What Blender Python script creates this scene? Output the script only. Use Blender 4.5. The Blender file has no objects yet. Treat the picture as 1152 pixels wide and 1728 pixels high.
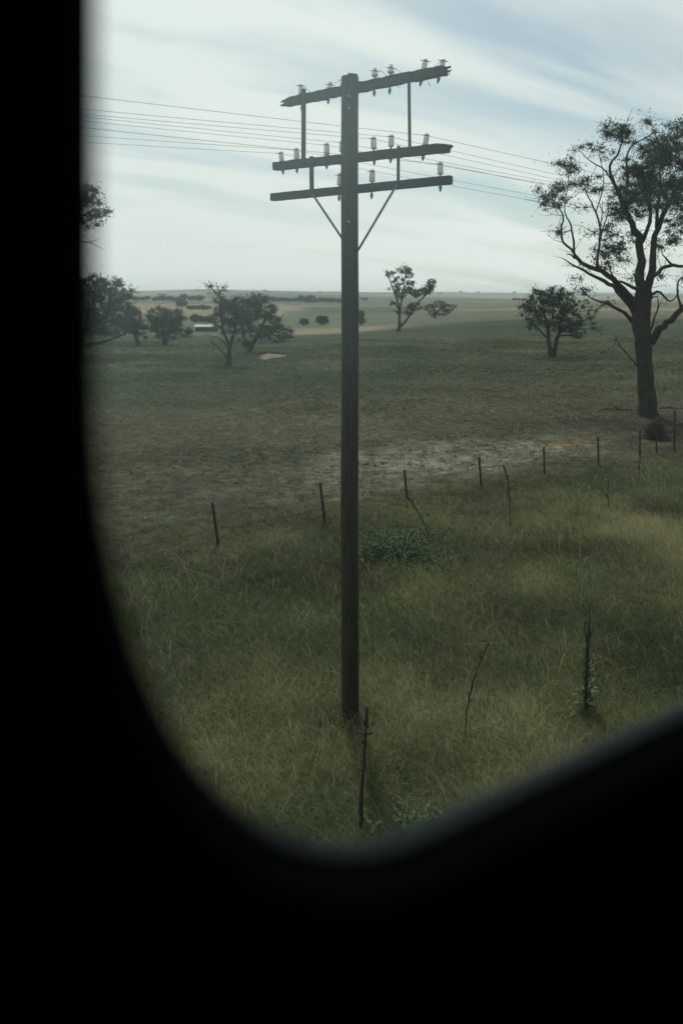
import bpy, math, random
import numpy as np
from mathutils import Vector, Matrix

R = math.radians
F = 1248.0                      # focal length in photo pixels, eye level at row 502 of 1728
HZ = 502.0
EYE = 5.2
scn = bpy.context.scene
C = scn.collection

# ------------------------------------------------------------------ camera
cam = bpy.data.cameras.new("camera")
camo = bpy.data.objects.new("camera", cam)
C.objects.link(camo)
scn.camera = camo
camo.location = (0, 0, EYE)
camo.rotation_euler = (R(90), 0, 0)
cam.sensor_width = 36
cam.lens = 36 * F / 1728
cam.shift_y = -(864 - HZ) / 1728
cam.clip_start = 0.02
cam.clip_end = 40000
cam.dof.use_dof = True
cam.dof.focus_distance = 14.0
cam.dof.aperture_fstop = 2.0

# ------------------------------------------------------------------ light
SUN_EL, SUN_AZ = 57.0, -8.0      # azimuth from +Y (view direction) towards +X
sd = Vector((math.sin(R(SUN_AZ)) * math.cos(R(SUN_EL)), math.cos(R(SUN_AZ)) * math.cos(R(SUN_EL)), math.sin(R(SUN_EL))))
sl = bpy.data.lights.new("sun", 'SUN')
sl.energy = 3.0
sl.angle = R(4.0)
sl.color = (1.0, 0.95, 0.86)
so = bpy.data.objects.new("sun", sl)
C.objects.link(so)
so.rotation_euler = sd.to_track_quat('Z', 'Y').to_euler()
so.location = sd * 60

world = bpy.data.worlds.new("World")
scn.world = world
world.use_nodes = True
nt = world.node_tree
for n in list(nt.nodes):
    nt.nodes.remove(n)
def nd(t, typ, **kw):
    n = t.nodes.new(typ)
    for k, v in kw.items():
        setattr(n, k, v)
    return n
out = nd(nt, 'ShaderNodeOutputWorld')
bg = nd(nt, 'ShaderNodeBackground')
sky = nd(nt, 'ShaderNodeTexSky', sky_type='NISHITA', sun_disc=False)
sky.sun_elevation = R(SUN_EL)
sky.sun_rotation = R(SUN_AZ)
sky.altitude = 300
sky.dust_density = 2.0
sky.ozone_density = 1.6
tc = nd(nt, 'ShaderNodeTexCoord')
sep = nd(nt, 'ShaderNodeSeparateXYZ')
nt.links.new(tc.outputs['Generated'], sep.inputs[0])
def M(t, op, a, b=None, c=None, clamp=False):
    n = nd(t, 'ShaderNodeMath', operation=op, use_clamp=clamp)
    for i, v in enumerate((a, b, c)):
        if v is None:
            continue
        if isinstance(v, (int, float)):
            n.inputs[i].default_value = v
        else:
            t.links.new(v, n.inputs[i])
    return n.outputs[0]
zc = M(nt, 'ADD', M(nt, 'MAXIMUM', sep.outputs['Z'], 0.0), 0.20)
px_ = M(nt, 'DIVIDE', sep.outputs['X'], zc)
py_ = M(nt, 'DIVIDE', sep.outputs['Y'], zc)
comb = nd(nt, 'ShaderNodeCombineXYZ')
nt.links.new(px_, comb.inputs[0]); nt.links.new(py_, comb.inputs[1])
mp = nd(nt, 'ShaderNodeMapping')
mp0 = nd(nt, 'ShaderNodeMapping'); mp0.inputs['Rotation'].default_value = (0, 0, R(-28)); nt.links.new(comb.outputs[0], mp0.inputs[0])
mp.inputs['Scale'].default_value = (0.5, 1.7, 1)
mp.inputs['Location'].default_value = (1.35, 0.95, 0)
nt.links.new(mp0.outputs[0], mp.inputs[0])
n1 = nd(nt, 'ShaderNodeTexNoise')
n1.inputs['Scale'].default_value = 1.7
n1.inputs['Detail'].default_value = 5
n1.inputs['Roughness'].default_value = 0.45
n1.inputs['Distortion'].default_value = 0.5
nt.links.new(mp.outputs[0], n1.inputs['Vector'])
mr = nd(nt, 'ShaderNodeMapRange', interpolation_type='SMOOTHSTEP')
mr.inputs['From Min'].default_value = 0.34
mr.inputs['From Max'].default_value = 0.64
nt.links.new(n1.outputs['Fac'], mr.inputs['Value'])
# thicker veil of cirrus towards the left of the view and at the horizon
side = nd(nt, 'ShaderNodeMapRange', interpolation_type='SMOOTHSTEP')
side.inputs['From Min'].default_value = 0.45
side.inputs['From Max'].default_value = -0.15
nt.links.new(sep.outputs['X'], side.inputs['Value'])
hzn = nd(nt, 'ShaderNodeMapRange', interpolation_type='SMOOTHSTEP')
hzn.inputs['From Min'].default_value = 0.20
hzn.inputs['From Max'].default_value = 0.0
nt.links.new(sep.outputs['Z'], hzn.inputs['Value'])
cm = M(nt, 'MULTIPLY', mr.outputs[0], 0.66)
cm = M(nt, 'ADD', cm, M(nt, 'MULTIPLY', side.outputs[0], 0.48))
cm = M(nt, 'ADD', cm, M(nt, 'MULTIPLY', hzn.outputs[0], 0.5), clamp=True)
cmix = nd(nt, 'ShaderNodeMix', data_type='RGBA')
skm = nd(nt, 'ShaderNodeMix', data_type='RGBA', blend_type='MULTIPLY')
skm.inputs[0].default_value = 1.0
nt.links.new(sky.outputs[0], skm.inputs[6])
skm.inputs[7].default_value = (1.12, 1.12, 1.0, 1)
nt.links.new(cm, cmix.inputs[0])
nt.links.new(skm.outputs[2], cmix.inputs[6])
cmix.inputs[7].default_value = (10.5, 10.25, 9.8, 1)
nt.links.new(cmix.outputs[2], bg.inputs['Color'])
bg.inputs['Strength'].default_value = 0.09
nt.links.new(bg.outputs[0], out.inputs['Surface'])

scn.view_settings.view_transform = 'Standard'
scn.view_settings.look = 'None'
scn.view_settings.exposure = 0.0
scn.view_settings.gamma = 1

# ------------------------------------------------------------------ helpers
rng = np.random.default_rng(7)
random.seed(7)

def tag(o, label=None, cat=None, group=None, kind=None):
    if label: o['label'] = label
    if cat: o['category'] = cat
    if group: o['group'] = group
    if kind: o['kind'] = kind
    return o

def empty(name, loc, label=None, cat=None, group=None):
    o = bpy.data.objects.new(name, None)
    o.empty_display_size = 0.2
    C.objects.link(o)
    o.location = loc
    return tag(o, label, cat, group)

class MB:
    def __init__(s):
        s.v = []; s.f = []; s.col = None
    def add(s, vs, fs):
        b = len(s.v)
        s.v.extend([tuple(p) for p in vs])
        s.f.extend([tuple(b + i for i in f) for f in fs])
    def box(s, c, size, rot=None, jit=0.0):
        hx, hy, hz = (q / 2 for q in size)
        vs = [Vector((x, y, z)) for x in (-hx, hx) for y in (-hy, hy) for z in (-hz, hz)]
        if rot is not None:
            vs = [rot @ v for v in vs]
        vs = [v + Vector(c) for v in vs]
        s.add(vs, [(0, 1, 3, 2), (4, 6, 7, 5), (0, 4, 5, 1), (2, 3, 7, 6), (0, 2, 6, 4), (1, 5, 7, 3)])
    def beam(s, a, b, w, h):
        """box from a to b, w wide sideways, h high"""
        a = Vector(a); b = Vector(b); d = b - a
        x = d.normalized()
        y = Vector((0, 0, 1)).cross(x)
        if y.length < 1e-3: y = Vector((0, 1, 0))
        y.normalize(); z = x.cross(y)
        rot = Matrix((x, y, z)).transposed()
        s.box((a + b) / 2, (d.length, w, h), rot)
    def tube(s, pts, rad, n=8, cap=True, wob=0.0):
        pts = [Vector(p) for p in pts]
        if not hasattr(rad, '__len__'): rad = [rad] * len(pts)
        base = len(s.v)
        up = None
        for i, p in enumerate(pts):
            if i == 0: d = pts[1] - pts[0]
            elif i == len(pts) - 1: d = pts[-1] - pts[-2]
            else: d = pts[i + 1] - pts[i - 1]
            if d.length < 1e-9: d = Vector((0, 0, 1))
            d.normalize()
            if up is None:
                up = Vector((0, 1, 0)) if abs(d.y) < 0.9 else Vector((1, 0, 0))
            x = (up - d * up.dot(d)).normalized()
            up = x
            y = d.cross(x)
            for k in range(n):
                a = 2 * math.pi * k / n
                r = rad[i] * (1 + (random.uniform(-wob, wob) if wob else 0))
                s.v.append(tuple(p + x * (math.cos(a) * r) + y * (math.sin(a) * r)))
        for i in range(len(pts) - 1):
            for k in range(n):
                a = base + i * n + k; b = base + i * n + (k + 1) % n
                s.f.append((a, b, b + n, a + n))
        if cap:
            s.f.append(tuple(base + k for k in reversed(range(n))))
            s.f.append(tuple(base + (len(pts) - 1) * n + k for k in range(n)))
    def lathe(s, prof, n=14, mat=None):
        """prof: (radius, z) list"""
        base = len(s.v)
        mat = mat or Matrix.Identity(4)
        for r, z in prof:
            for k in range(n):
                a = 2 * math.pi * k / n
                s.v.append(tuple(mat @ Vector((math.cos(a) * r, math.sin(a) * r, z))))
        for i in range(len(prof) - 1):
            for k in range(n):
                a = base + i * n + k; b = base + i * n + (k + 1) % n
                s.f.append((a, b, b + n, a + n))
        s.f.append(tuple(base + k for k in reversed(range(n))))
        s.f.append(tuple(base + (len(prof) - 1) * n + k for k in range(n)))
    def build(s, name, mat, parent=None, smooth=False):
        me = bpy.data.meshes.new(name)
        me.from_pydata(s.v, [], s.f)
        me.materials.append(mat)
        if smooth:
            me.polygons.foreach_set('use_smooth', [True] * len(me.polygons))
        me.update()
        o = bpy.data.objects.new(name, me)
        C.objects.link(o)
        if parent is not None:
            o.parent = parent
        return o

def np_mesh(name, verts, faces_tri, mat, parent=None, cols=None, quads=False, smooth=False):
    """verts (n,3), faces (m,3|4) numpy, cols (n,3) vertex base colour"""
    k = faces_tri.shape[1]
    me = bpy.data.meshes.new(name)
    me.vertices.add(len(verts))
    me.vertices.foreach_set('co', verts.astype(np.float32).ravel())
    m = len(faces_tri)
    me.loops.add(m * k)
    me.loops.foreach_set('vertex_index', faces_tri.astype(np.int32).ravel())
    me.polygons.add(m)
    me.polygons.foreach_set('loop_start', np.arange(0, m * k, k, dtype=np.int32))
    me.polygons.foreach_set('loop_total', np.full(m, k, dtype=np.int32))
    if smooth:
        me.polygons.foreach_set('use_smooth', np.ones(m, dtype=bool))
    me.update(calc_edges=True)
    me.validate()
    if cols is not None:
        at = me.color_attributes.new('tint', 'FLOAT_COLOR', 'POINT')
        rgba = np.ones((len(verts), 4), dtype=np.float32)
        rgba[:, :3] = cols
        at.data.foreach_set('color', rgba.ravel())
    me.materials.append(mat)
    o = bpy.data.objects.new(name, me)
    C.objects.link(o)
    if parent is not None:
        o.parent = parent
    return o

def vnoise(x, y, seed=0):
    """smooth value noise 0..1, vectorised"""
    xi = np.floor(x).astype(np.int64); yi = np.floor(y).astype(np.int64)
    fx = x - xi; fy = y - yi
    fx = fx * fx * (3 - 2 * fx); fy = fy * fy * (3 - 2 * fy)
    def h(a, b):
        n = (a * 374761393 + b * 668265263 + seed * 1442695041) & 0xffffffff
        n = ((n ^ (n >> 13)) * 1274126177) & 0xffffffff
        n = n ^ (n >> 16)
        return (n & 0xffff) / 65535.0
    return (h(xi, yi) * (1 - fx) + h(xi + 1, yi) * fx) * (1 - fy) + (h(xi, yi + 1) * (1 - fx) + h(xi + 1, yi + 1) * fx) * fy

def fbm(x, y, seed=0, o=4):
    t = 0; a = 0.5; s = 0
    for i in range(o):
        t = t + a * vnoise(x * 2 ** i, y * 2 ** i, seed + i); s += a; a *= 0.5
    return t / s

def sstep(a, b, x):
    t = np.clip((x - a) / (b - a), 0, 1)
    return t * t * (3 - 2 * t)

# track frame: TW runs along the railway (away to the right), TN points out over the paddock
YAW = 31.0
TW = Vector((math.cos(R(YAW)), math.sin(R(YAW)), 0))
TN = Vector((-math.sin(R(YAW)), math.cos(R(YAW)), 0))

LD = [0, 60, 100, 150, 220, 300, 500, 800, 1100, 1500, 3000, 5000, 8000, 12000]
LH = [0, 0, -.2, -2.4, -5.2, -6.3, -8, -5, 2.6, 1, 15, 56, 36, 20]
RD = [0, 60, 110, 190, 260, 400, 700, 1100, 1600, 2000, 3500, 5500, 8000, 12000]
RH = [0, 0, .4, .9, -1.8, -2.5, -2.6, -1, 1.6, 0, 8, 33, 25, 20]

def hgt(X, Y):
    X = np.asarray(X, float); Y = np.asarray(Y, float)
    d = np.sqrt(X * X + Y * Y)
    yy = np.where(Y > 0, np.maximum(Y, d * 0.5), d * 0.7)
    a = X / np.maximum(d, 1e-3)
    t = sstep(-0.09, 0.27, a)
    h = np.interp(yy, LD, LH) * (1 - t) + np.interp(yy, RD, RH) * t
    amp = np.clip(yy / 3000, 0, 1)
    h = h + amp * 34 * (fbm(X / 900 + 9, Y / 1500 + 3, 5, 3) - 0.5)
    h = h + (fbm(X / 3.1, Y / 3.1, 11, 3) - 0.5) * 0.12 * (1 - np.clip(yy / 100, 0, 1))
    s = X * TN.x + Y * TN.y
    emb = 2.3 * (1 - sstep(2.2, 6.0, s))
    h = h + emb * np.clip(1 - d / 400, 0, 1)
    return h

def H1(x, y):
    return float(hgt(np.array([x]), np.array([y]))[0])

def gpt(px, py):
    """world point of the ground seen at photo pixel (px, py)"""
    a = (px - 576) / F; b = (py - HZ) / F
    ys = np.exp(np.linspace(math.log(4), math.log(7000), 6000))
    g = hgt(a * ys, ys)
    ray = EYE - b * ys
    k = np.argmax(ray <= g)
    if ray[k] > g[k]: k = len(ys) - 1
    return Vector((a * ys[k], ys[k], float(g[k])))

def at(px, py, D):
    return Vector(((px - 576) / F * D, D, EYE - (py - HZ) / F * D))

# ------------------------------------------------------------------ materials
def new_mat(name):
    m = bpy.data.materials.new(name)
    m.use_nodes = True
    t = m.node_tree
    b = t.nodes['Principled BSDF']
    return m, t, b

def simple(name, col, rough=0.8, nscale=20, namt=0.3, bump=0.0, metal=0.0, stretch=None, spec=0.3):
    m, t, b = new_mat(name)
    tcn = nd(t, 'ShaderNodeTexCoord')
    mpn = nd(t, 'ShaderNodeMapping')
    if stretch: mpn.inputs['Scale'].default_value = stretch
    t.links.new(tcn.outputs['Object'], mpn.inputs[0])
    nz = nd(t, 'ShaderNodeTexNoise')
    nz.inputs['Scale'].default_value = nscale
    nz.inputs['Detail'].default_value = 6
    nz.inputs['Roughness'].default_value = 0.6
    t.links.new(mpn.outputs[0], nz.inputs['Vector'])
    rp = nd(t, 'ShaderNodeValToRGB')
    rp.color_ramp.elements[0].position = 0.3
    rp.color_ramp.elements[1].position = 0.7
    rp.color_ramp.elements[0].color = tuple(c * (1 - namt) for c in col) + (1,)
    rp.color_ramp.elements[1].color = tuple(min(1, c * (1 + namt)) for c in col) + (1,)
    t.links.new(nz.outputs['Fac'], rp.inputs[0])
    t.links.new(rp.outputs[0], b.inputs['Base Color'])
    b.inputs['Roughness'].default_value = rough
    b.inputs['Metallic'].default_value = metal
    b.inputs['Specular IOR Level'].default_value = spec
    if bump:
        bp = nd(t, 'ShaderNodeBump')
        bp.inputs['Strength'].default_value = bump
        bp.inputs['Distance'].default_value = 0.02
        t.links.new(nz.outputs['Fac'], bp.inputs['Height'])
        t.links.new(bp.outputs[0], b.inputs['Normal'])
    return m

def leafy(name, col, trans=0.35, var=0.35):
    """blade / leaf material: tint attribute times base, with translucency"""
    m, t, b = new_mat(name)
    t.nodes.remove(b)
    o = t.nodes['Material Output']
    at_ = nd(t, 'ShaderNodeAttribute', attribute_name='tint')
    mx = nd(t, 'ShaderNodeMix', data_type='RGBA', blend_type='MULTIPLY')
    mx.inputs[0].default_value = 1
    t.links.new(at_.outputs['Color'], mx.inputs[6])
    mx.inputs[7].default_value = tuple(col) + (1,)
    df = nd(t, 'ShaderNodeBsdfDiffuse')
    tr = nd(t, 'ShaderNodeBsdfTranslucent')
    gl = nd(t, 'ShaderNodeBsdfGlossy')
    gl.inputs['Roughness'].default_value = 0.5
    gl.inputs['Color'].default_value = (0.6, 0.6, 0.6, 1)
    t.links.new(mx.outputs[2], df.inputs['Color'])
    t.links.new(mx.outputs[2], tr.inputs['Color'])
    m1 = nd(t, 'ShaderNodeMixShader'); m1.inputs[0].default_value = trans
    t.links.new(df.outputs[0], m1.inputs[1]); t.links.new(tr.outputs[0], m1.inputs[2])
    m2 = nd(t, 'ShaderNodeMixShader'); m2.inputs[0].default_value = 0.03
    t.links.new(m1.outputs[0], m2.inputs[1]); t.links.new(gl.outputs[0], m2.inputs[2])
    t.links.new(m2.outputs[0], o.inputs['Surface'])
    return m

def ground_mat():
    m, t, b = new_mat('paddock soil and pasture')
    at_ = nd(t, 'ShaderNodeAttribute', attribute_name='tint')
    geo = nd(t, 'ShaderNodeNewGeometry')
    def noise(sc, det=5, ro=0.6, st=None):
        n = nd(t, 'ShaderNodeTexNoise')
        n.inputs['Scale'].default_value = sc
        n.inputs['Detail'].default_value = det
        n.inputs['Roughness'].default_value = ro
        src = geo.outputs['Position']
        if st:
            mm = nd(t, 'ShaderNodeMapping'); mm.inputs['Scale'].default_value = st
            t.links.new(src, mm.inputs[0]); src = mm.outputs[0]
        t.links.new(src, n.inputs['Vector'])
        return n.outputs['Fac']
    def rng_(v, a, b_, c, d):
        r = nd(t, 'ShaderNodeMapRange')
        r.inputs['From Min'].default_value = a; r.inputs['From Max'].default_value = b_
        r.inputs['To Min'].default_value = c; r.inputs['To Max'].default_value = d
        t.links.new(v, r.inputs['Value'])
        return r.outputs[0]
    f1 = rng_(noise(9.0, 8, 0.75), 0.3, 0.7, 0.5, 1.5)
    f2 = M(t, 'MULTIPLY', rng_(noise(0.5, 6, 0.65), 0.3, 0.7, 0.7, 1.3), rng_(noise(2.6, 7, 0.7), 0.33, 0.67, 0.5, 1.5))
    f3 = rng_(noise(0.06, 6, 0.6), 0.3, 0.7, 0.8, 1.2)
    f = M(t, 'MULTIPLY', M(t, 'MULTIPLY', f1, f2), f3)
    # straw flecks over the green
    st = rng_(noise(2.2, 9, 0.8), 0.5, 0.68, 0.0, 0.55)
    mx = nd(t, 'ShaderNodeMix', data_type='RGBA')
    t.links.new(st, mx.inputs[0])
    t.links.new(at_.outputs['Color'], mx.inputs[6])
    sc2 = nd(t, 'ShaderNodeMix', data_type='RGBA', blend_type='MULTIPLY')
    sc2.inputs[0].default_value = 1
    t.links.new(at_.outputs['Color'], sc2.inputs[6]); sc2.inputs[7].default_value = (2.0, 1.75, 1.5, 1)
    t.links.new(sc2.outputs[2], mx.inputs[7])
    vs = nd(t, 'ShaderNodeVectorMath', operation='SCALE')
    t.links.new(mx.outputs[2], vs.inputs[0]); t.links.new(f, vs.inputs['Scale'])
    t.links.new(vs.outputs[0], b.inputs['Base Color'])
    b.inputs['Roughness'].default_value = 0.95
    b.inputs['Specular IOR Level'].default_value = 0.05
    bp = nd(t, 'ShaderNodeBump')
    bp.inputs['Strength'].default_value = 1.0
    bp.inputs['Distance'].default_value = 0.16
    t.links.new(noise(6.0, 8, 0.75), bp.inputs['Height'])
    t.links.new(bp.outputs[0], b.inputs['Normal'])
    return m

MAT = {}
MAT['ground'] = ground_mat()
MAT['post'] = simple('weathered dark timber', (0.030, 0.026, 0.020), 0.9, 6, 0.45, 0.8, stretch=(6, 6, 0.5))
MAT['arm'] = simple('weathered arm timber', (0.032, 0.031, 0.028), 0.9, 14, 0.4, 0.7)
MAT['steel'] = simple('dull galvanised steel', (0.10, 0.11, 0.11), 0.7, 30, 0.25)
MAT['bolt'] = simple('bright galvanised bolt', (0.5, 0.5, 0.48), 0.4, 30, 0.1, metal=0.3)
MAT['porcelain'] = simple('white porcelain', (0.62, 0.64, 0.60), 0.35, 12, 0.12, spec=0.5)
MAT['wire'] = simple('old copper wire', (0.06, 0.05, 0.045), 0.6, 30, 0.2)
MAT['picket'] = simple('rusty steel picket', (0.030, 0.026, 0.023), 0.9, 25, 0.4)
MAT['bark'] = simple('grey box bark', (0.026, 0.024, 0.020), 0.95, 5, 0.5, 1.0, stretch=(3, 3, 0.6))
MAT['bark2'] = simple('grey brown bark', (0.035, 0.031, 0.026), 0.95, 3, 0.4)
MAT['dead'] = simple('bleached dead wood', (0.19, 0.175, 0.15), 0.9, 8, 0.4)
MAT['deaddark'] = simple('dark dead wood', (0.07, 0.06, 0.05), 0.9, 8, 0.4)
MAT['leaf'] = leafy('eucalypt leaves', (0.058, 0.078, 0.052), 0.36)
MAT['leaf_bush'] = leafy('dense bush leaves', (0.038, 0.055, 0.030), 0.20)
MAT['grass'] = leafy('long dry and green grass', (1, 1, 1), 0.35)
MAT['weed'] = leafy('weed leaves', (0.045, 0.075, 0.035), 0.35)
MAT['stalk'] = simple('dark dead stalk', (0.035, 0.032, 0.024), 0.9, 20, 0.3)
MAT['panel'] = simple('black carriage lining', (0.0025, 0.0025, 0.0025), 0.95, 40, 0.2, spec=0.01)
MAT['seal'] = simple('grey window sill moulding', (0.0085, 0.0130, 0.0155), 0.75, 60, 0.12, spec=0.08)
MAT['seal2'] = simple('black rubber seal', (0.0015, 0.0019, 0.0019), 0.9, 60, 0.2, spec=0.02)
MAT['skin'] = simple('carriage outer skin', (0.30, 0.32, 0.33), 0.4, 4, 0.08, metal=0.5)
MAT['roof'] = simple('pale iron roof', (0.17, 0.18, 0.18), 0.5, 2, 0.1)
MAT['wall'] = simple('dark shed wall', (0.035, 0.04, 0.045), 0.9, 2, 0.2)
MAT['mound'] = simple('tan earth', (0.13, 0.105, 0.072), 0.95, 3, 0.3, 0.6)

# ------------------------------------------------------------------ ground
def zone_cols(X, Y):
    d = np.sqrt(X * X + Y * Y) + 1e-6
    Yp = np.maximum(Y, d * .3)
    px = 576 + F * X / Yp
    s = X * TN.x + Y * TN.y
    w = X * TW.x + Y * TW.y
    n = X.shape[0]
    field = np.tile(np.array([[0.056, 0.062, 0.038]]), (n, 1))
    green = np.array([[0.040, 0.051, 0.030]])
    t = sstep(0.42, 0.62, fbm(X / 14, Y / 9, 21, 4))[:, None]
    col = field * (1 - t) + green * t
    # greener towards the middle distance
    t = (sstep(35, 60, d) * (1 - sstep(130, 200, d)) * 0.55)[:, None]
    col = col * (1 - t) + np.array([[0.033, 0.046, 0.030]]) * t
    # straw band just beyond the bare strip
    t = (sstep(19, 24, s) * (1 - sstep(28, 42, s)) * (0.1 + 0.5 * fbm(X / 5, Y / 5, 4, 3)))[:, None]
    col = col * (1 - t) + np.array([[0.105, 0.088, 0.058]]) * t
    # long grass soil near the line
    t = (1 - sstep(14.5, 16.8, s + 2.0 * (fbm(X / 2, Y / 2, 6, 3) - .5)))[:, None]
    col = col * (1 - t) + np.array([[0.045, 0.050, 0.026]]) * t
    # bare pale strip beyond the fence
    e = (fbm(X / 2.4, Y / 2.4, 8, 4) - 0.5)
    band = sstep(15.6, 17.6, s + 3.0 * e) * (1 - sstep(19.0, 22.5, s + 5 * e))
    band = band * (0.15 + 0.75 * sstep(7, 14, w)) * (1 - 0.55 * sstep(18, 24, w))
    t = (band * (0.15 + 1.25 * fbm(X / 0.55, Y / 0.55, 9, 3)))[:, None]; t = np.clip(t, 0, 1)
    col = col * (1 - t) + np.array([[0.18, 0.168, 0.128]]) * t
    # orange wheel track
    o = np.exp(-((s - 18.4 - 0.03 * (w - 20)) / 0.38) ** 2) * 0.8 * sstep(17, 21, w) * (1 - sstep(25, 28, w)) * (0.0 + 1.2 * fbm(X / 1.1, Y / 1.1, 3, 3))
    o = np.clip(o * .75, 0, 1)[:, None]
    col = col * (1 - o) + np.array([[0.27, 0.165, 0.09]]) * o
    # shade under the big gum, painted as darker ground colour
    gum_shade = np.exp(-(((X - 13.4) / 6.5) ** 2 + ((Y - 30.5) / 4.0) ** 2) ** 1.5)[:, None] * (0.6 + 0.4 * fbm(X / 1.2, Y / 1.2, 14, 3))[:, None]
    col = col * (1 - gum_shade) + np.array([[0.030, 0.027, 0.021]]) * gum_shade
    # brow: dry strip on the left half, far paddocks beyond
    far = sstep(150, 175, Yp)[:, None]
    fc = np.tile(np.array([[0.085, 0.088, 0.060]]), (n, 1))
    strip = (1 - sstep(230, 300, Yp)) * (1 - sstep(600, 720, px)) * sstep(400, 480, px)
    fc = fc * (1 - strip[:, None]) + np.array([[0.17, 0.145, 0.098]]) * strip[:, None]
    tan = sstep(430, 520, Yp) * (1 - sstep(900, 1000, Yp)) * sstep(0.35, 0.6, fbm(X / 260, Y / 160, 31, 2) + 0.2 * (px < 480))
    fc = fc * (1 - tan[:, None]) + np.array([[0.17, 0.14, 0.095]]) * tan[:, None]
    grn = sstep(560, 640, Yp) * (1 - sstep(860, 900, Yp)) * sstep(490, 530, px) * (1 - sstep(640, 760, px))
    fc = fc * (1 - grn[:, None]) + np.array([[0.05, 0.065, 0.045]]) * grn[:, None]
    vf = sstep(1200, 1700, Yp)[:, None]
    pat = sstep(0.45, 0.55, fbm(X / 420, Y / 900, 41, 3))[:, None]
    vfc = np.array([[0.16, 0.14, 0.10]]) * pat + np.array([[0.06, 0.07, 0.05]]) * (1 - pat)
    fc = fc * (1 - vf) + vfc * vf
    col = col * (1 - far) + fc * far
    # ballast shoulder beside the rails
    b = (1 - sstep(3.2, 4.6, s))[:, None] * (d < 500)[:, None]
    col = col * (1 - b) + np.array([[0.16, 0.15, 0.14]]) * b
    return col

def build_ground():
    rs = [0.0] + list(np.exp(np.linspace(math.log(1.5), math.log(11500), 420)))
    th = np.concatenate([np.linspace(-28, 28, 340), np.linspace(28, 332, 160)[1:-1]])
    th = np.radians(th)
    rr, tt = np.meshgrid(rs[1:], th, indexing='ij')
    X = (rr * np.sin(tt)).ravel(); Y = (rr * np.cos(tt)).ravel()
    X = np.append(X, 0.0); Y = np.append(Y, 0.0)
    Z = hgt(X, Y)
    nr, na = rr.shape
    i = np.arange(nr - 1)[:, None] * na; j = np.arange(na)[None, :]; j2 = (j + 1) % na
    q = np.stack([i + j, i + na + j, i + na + j2, i + j2], -1).reshape(-1, 4)[:, ::-1]
    tri1 = q[:, [0, 1, 2]]; tri2 = q[:, [0, 2, 3]]
    jc = np.arange(na)
    cen = np.stack([np.full(na, nr * na), (jc + 1) % na, jc], -1)
    tris = np.concatenate([tri1, tri2, cen])
    v = np.stack([X, Y, Z], -1)
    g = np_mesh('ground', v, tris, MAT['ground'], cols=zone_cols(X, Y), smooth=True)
    # make normals face up
    me = g.data
    if me.polygons[0].normal.z < 0:
        me.flip_normals()
    tag(g, kind='structure')
build_ground()

# ------------------------------------------------------------------ grass
def blades(P, hgtm, width, lean, leandir, curl, cols, name, mat, parent=None, wtip=0.0):
    """P (n,3) roots; 7-vertex blades"""
    n = len(P)
    ld = np.stack([np.cos(leandir), np.sin(leandir)], -1)
    wd = rng.uniform(0, 2 * np.pi, n)
    wv = np.stack([np.cos(wd), np.sin(wd), np.zeros(n)], -1)
    V = np.empty((n, 7, 3))
    for k, (t, wf) in enumerate(((0, .75), (0.4, 1.0), (0.75, .65), (1.0, 0))):
        off = lean * t + curl * t * t
        hz = hgtm * t * (1 - 0.35 * np.clip(off, 0, 1.4) * t)
        c = P + np.concatenate([ld * (off * hgtm * t)[:, None], hz[:, None]], 1)
        if k < 3:
            V[:, 2 * k] = c - wv * (width * wf * .5)[:, None]
            V[:, 2 * k + 1] = c + wv * (width * wf * .5)[:, None]
        else:
            V[:, 6] = c
    b = (np.arange(n) * 7)[:, None]
    tr = np.array([[0, 1, 3], [0, 3, 2], [2, 3, 5], [2, 5, 4], [4, 5, 6]])
    faces = (b[:, :, None] + tr[None]).reshape(-1, 3)
    C3 = np.repeat(cols, 7, axis=0)
    # paler, drier tips
    tipw = np.tile(np.array([.75, .75, .95, .95, 1.12, 1.12, 1.25]), n)[:, None]
    return np_mesh(name, V.reshape(-1, 3), faces, mat, parent, cols=C3 * tipw)

def wedge_points(n, d0, d1, amax=0.56, power=1.0):
    """random points in the wedge the window can see (and a margin), by distance"""
    d = np.sqrt(rng.uniform(d0 ** 2, d1 ** 2, n)) if power == 1 else (d0 ** power + rng.uniform(0, 1, n) * (d1 ** power - d0 ** power)) ** (1 / power)
    a = rng.uniform(-amax, amax, n)
    return a * d, d

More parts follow.
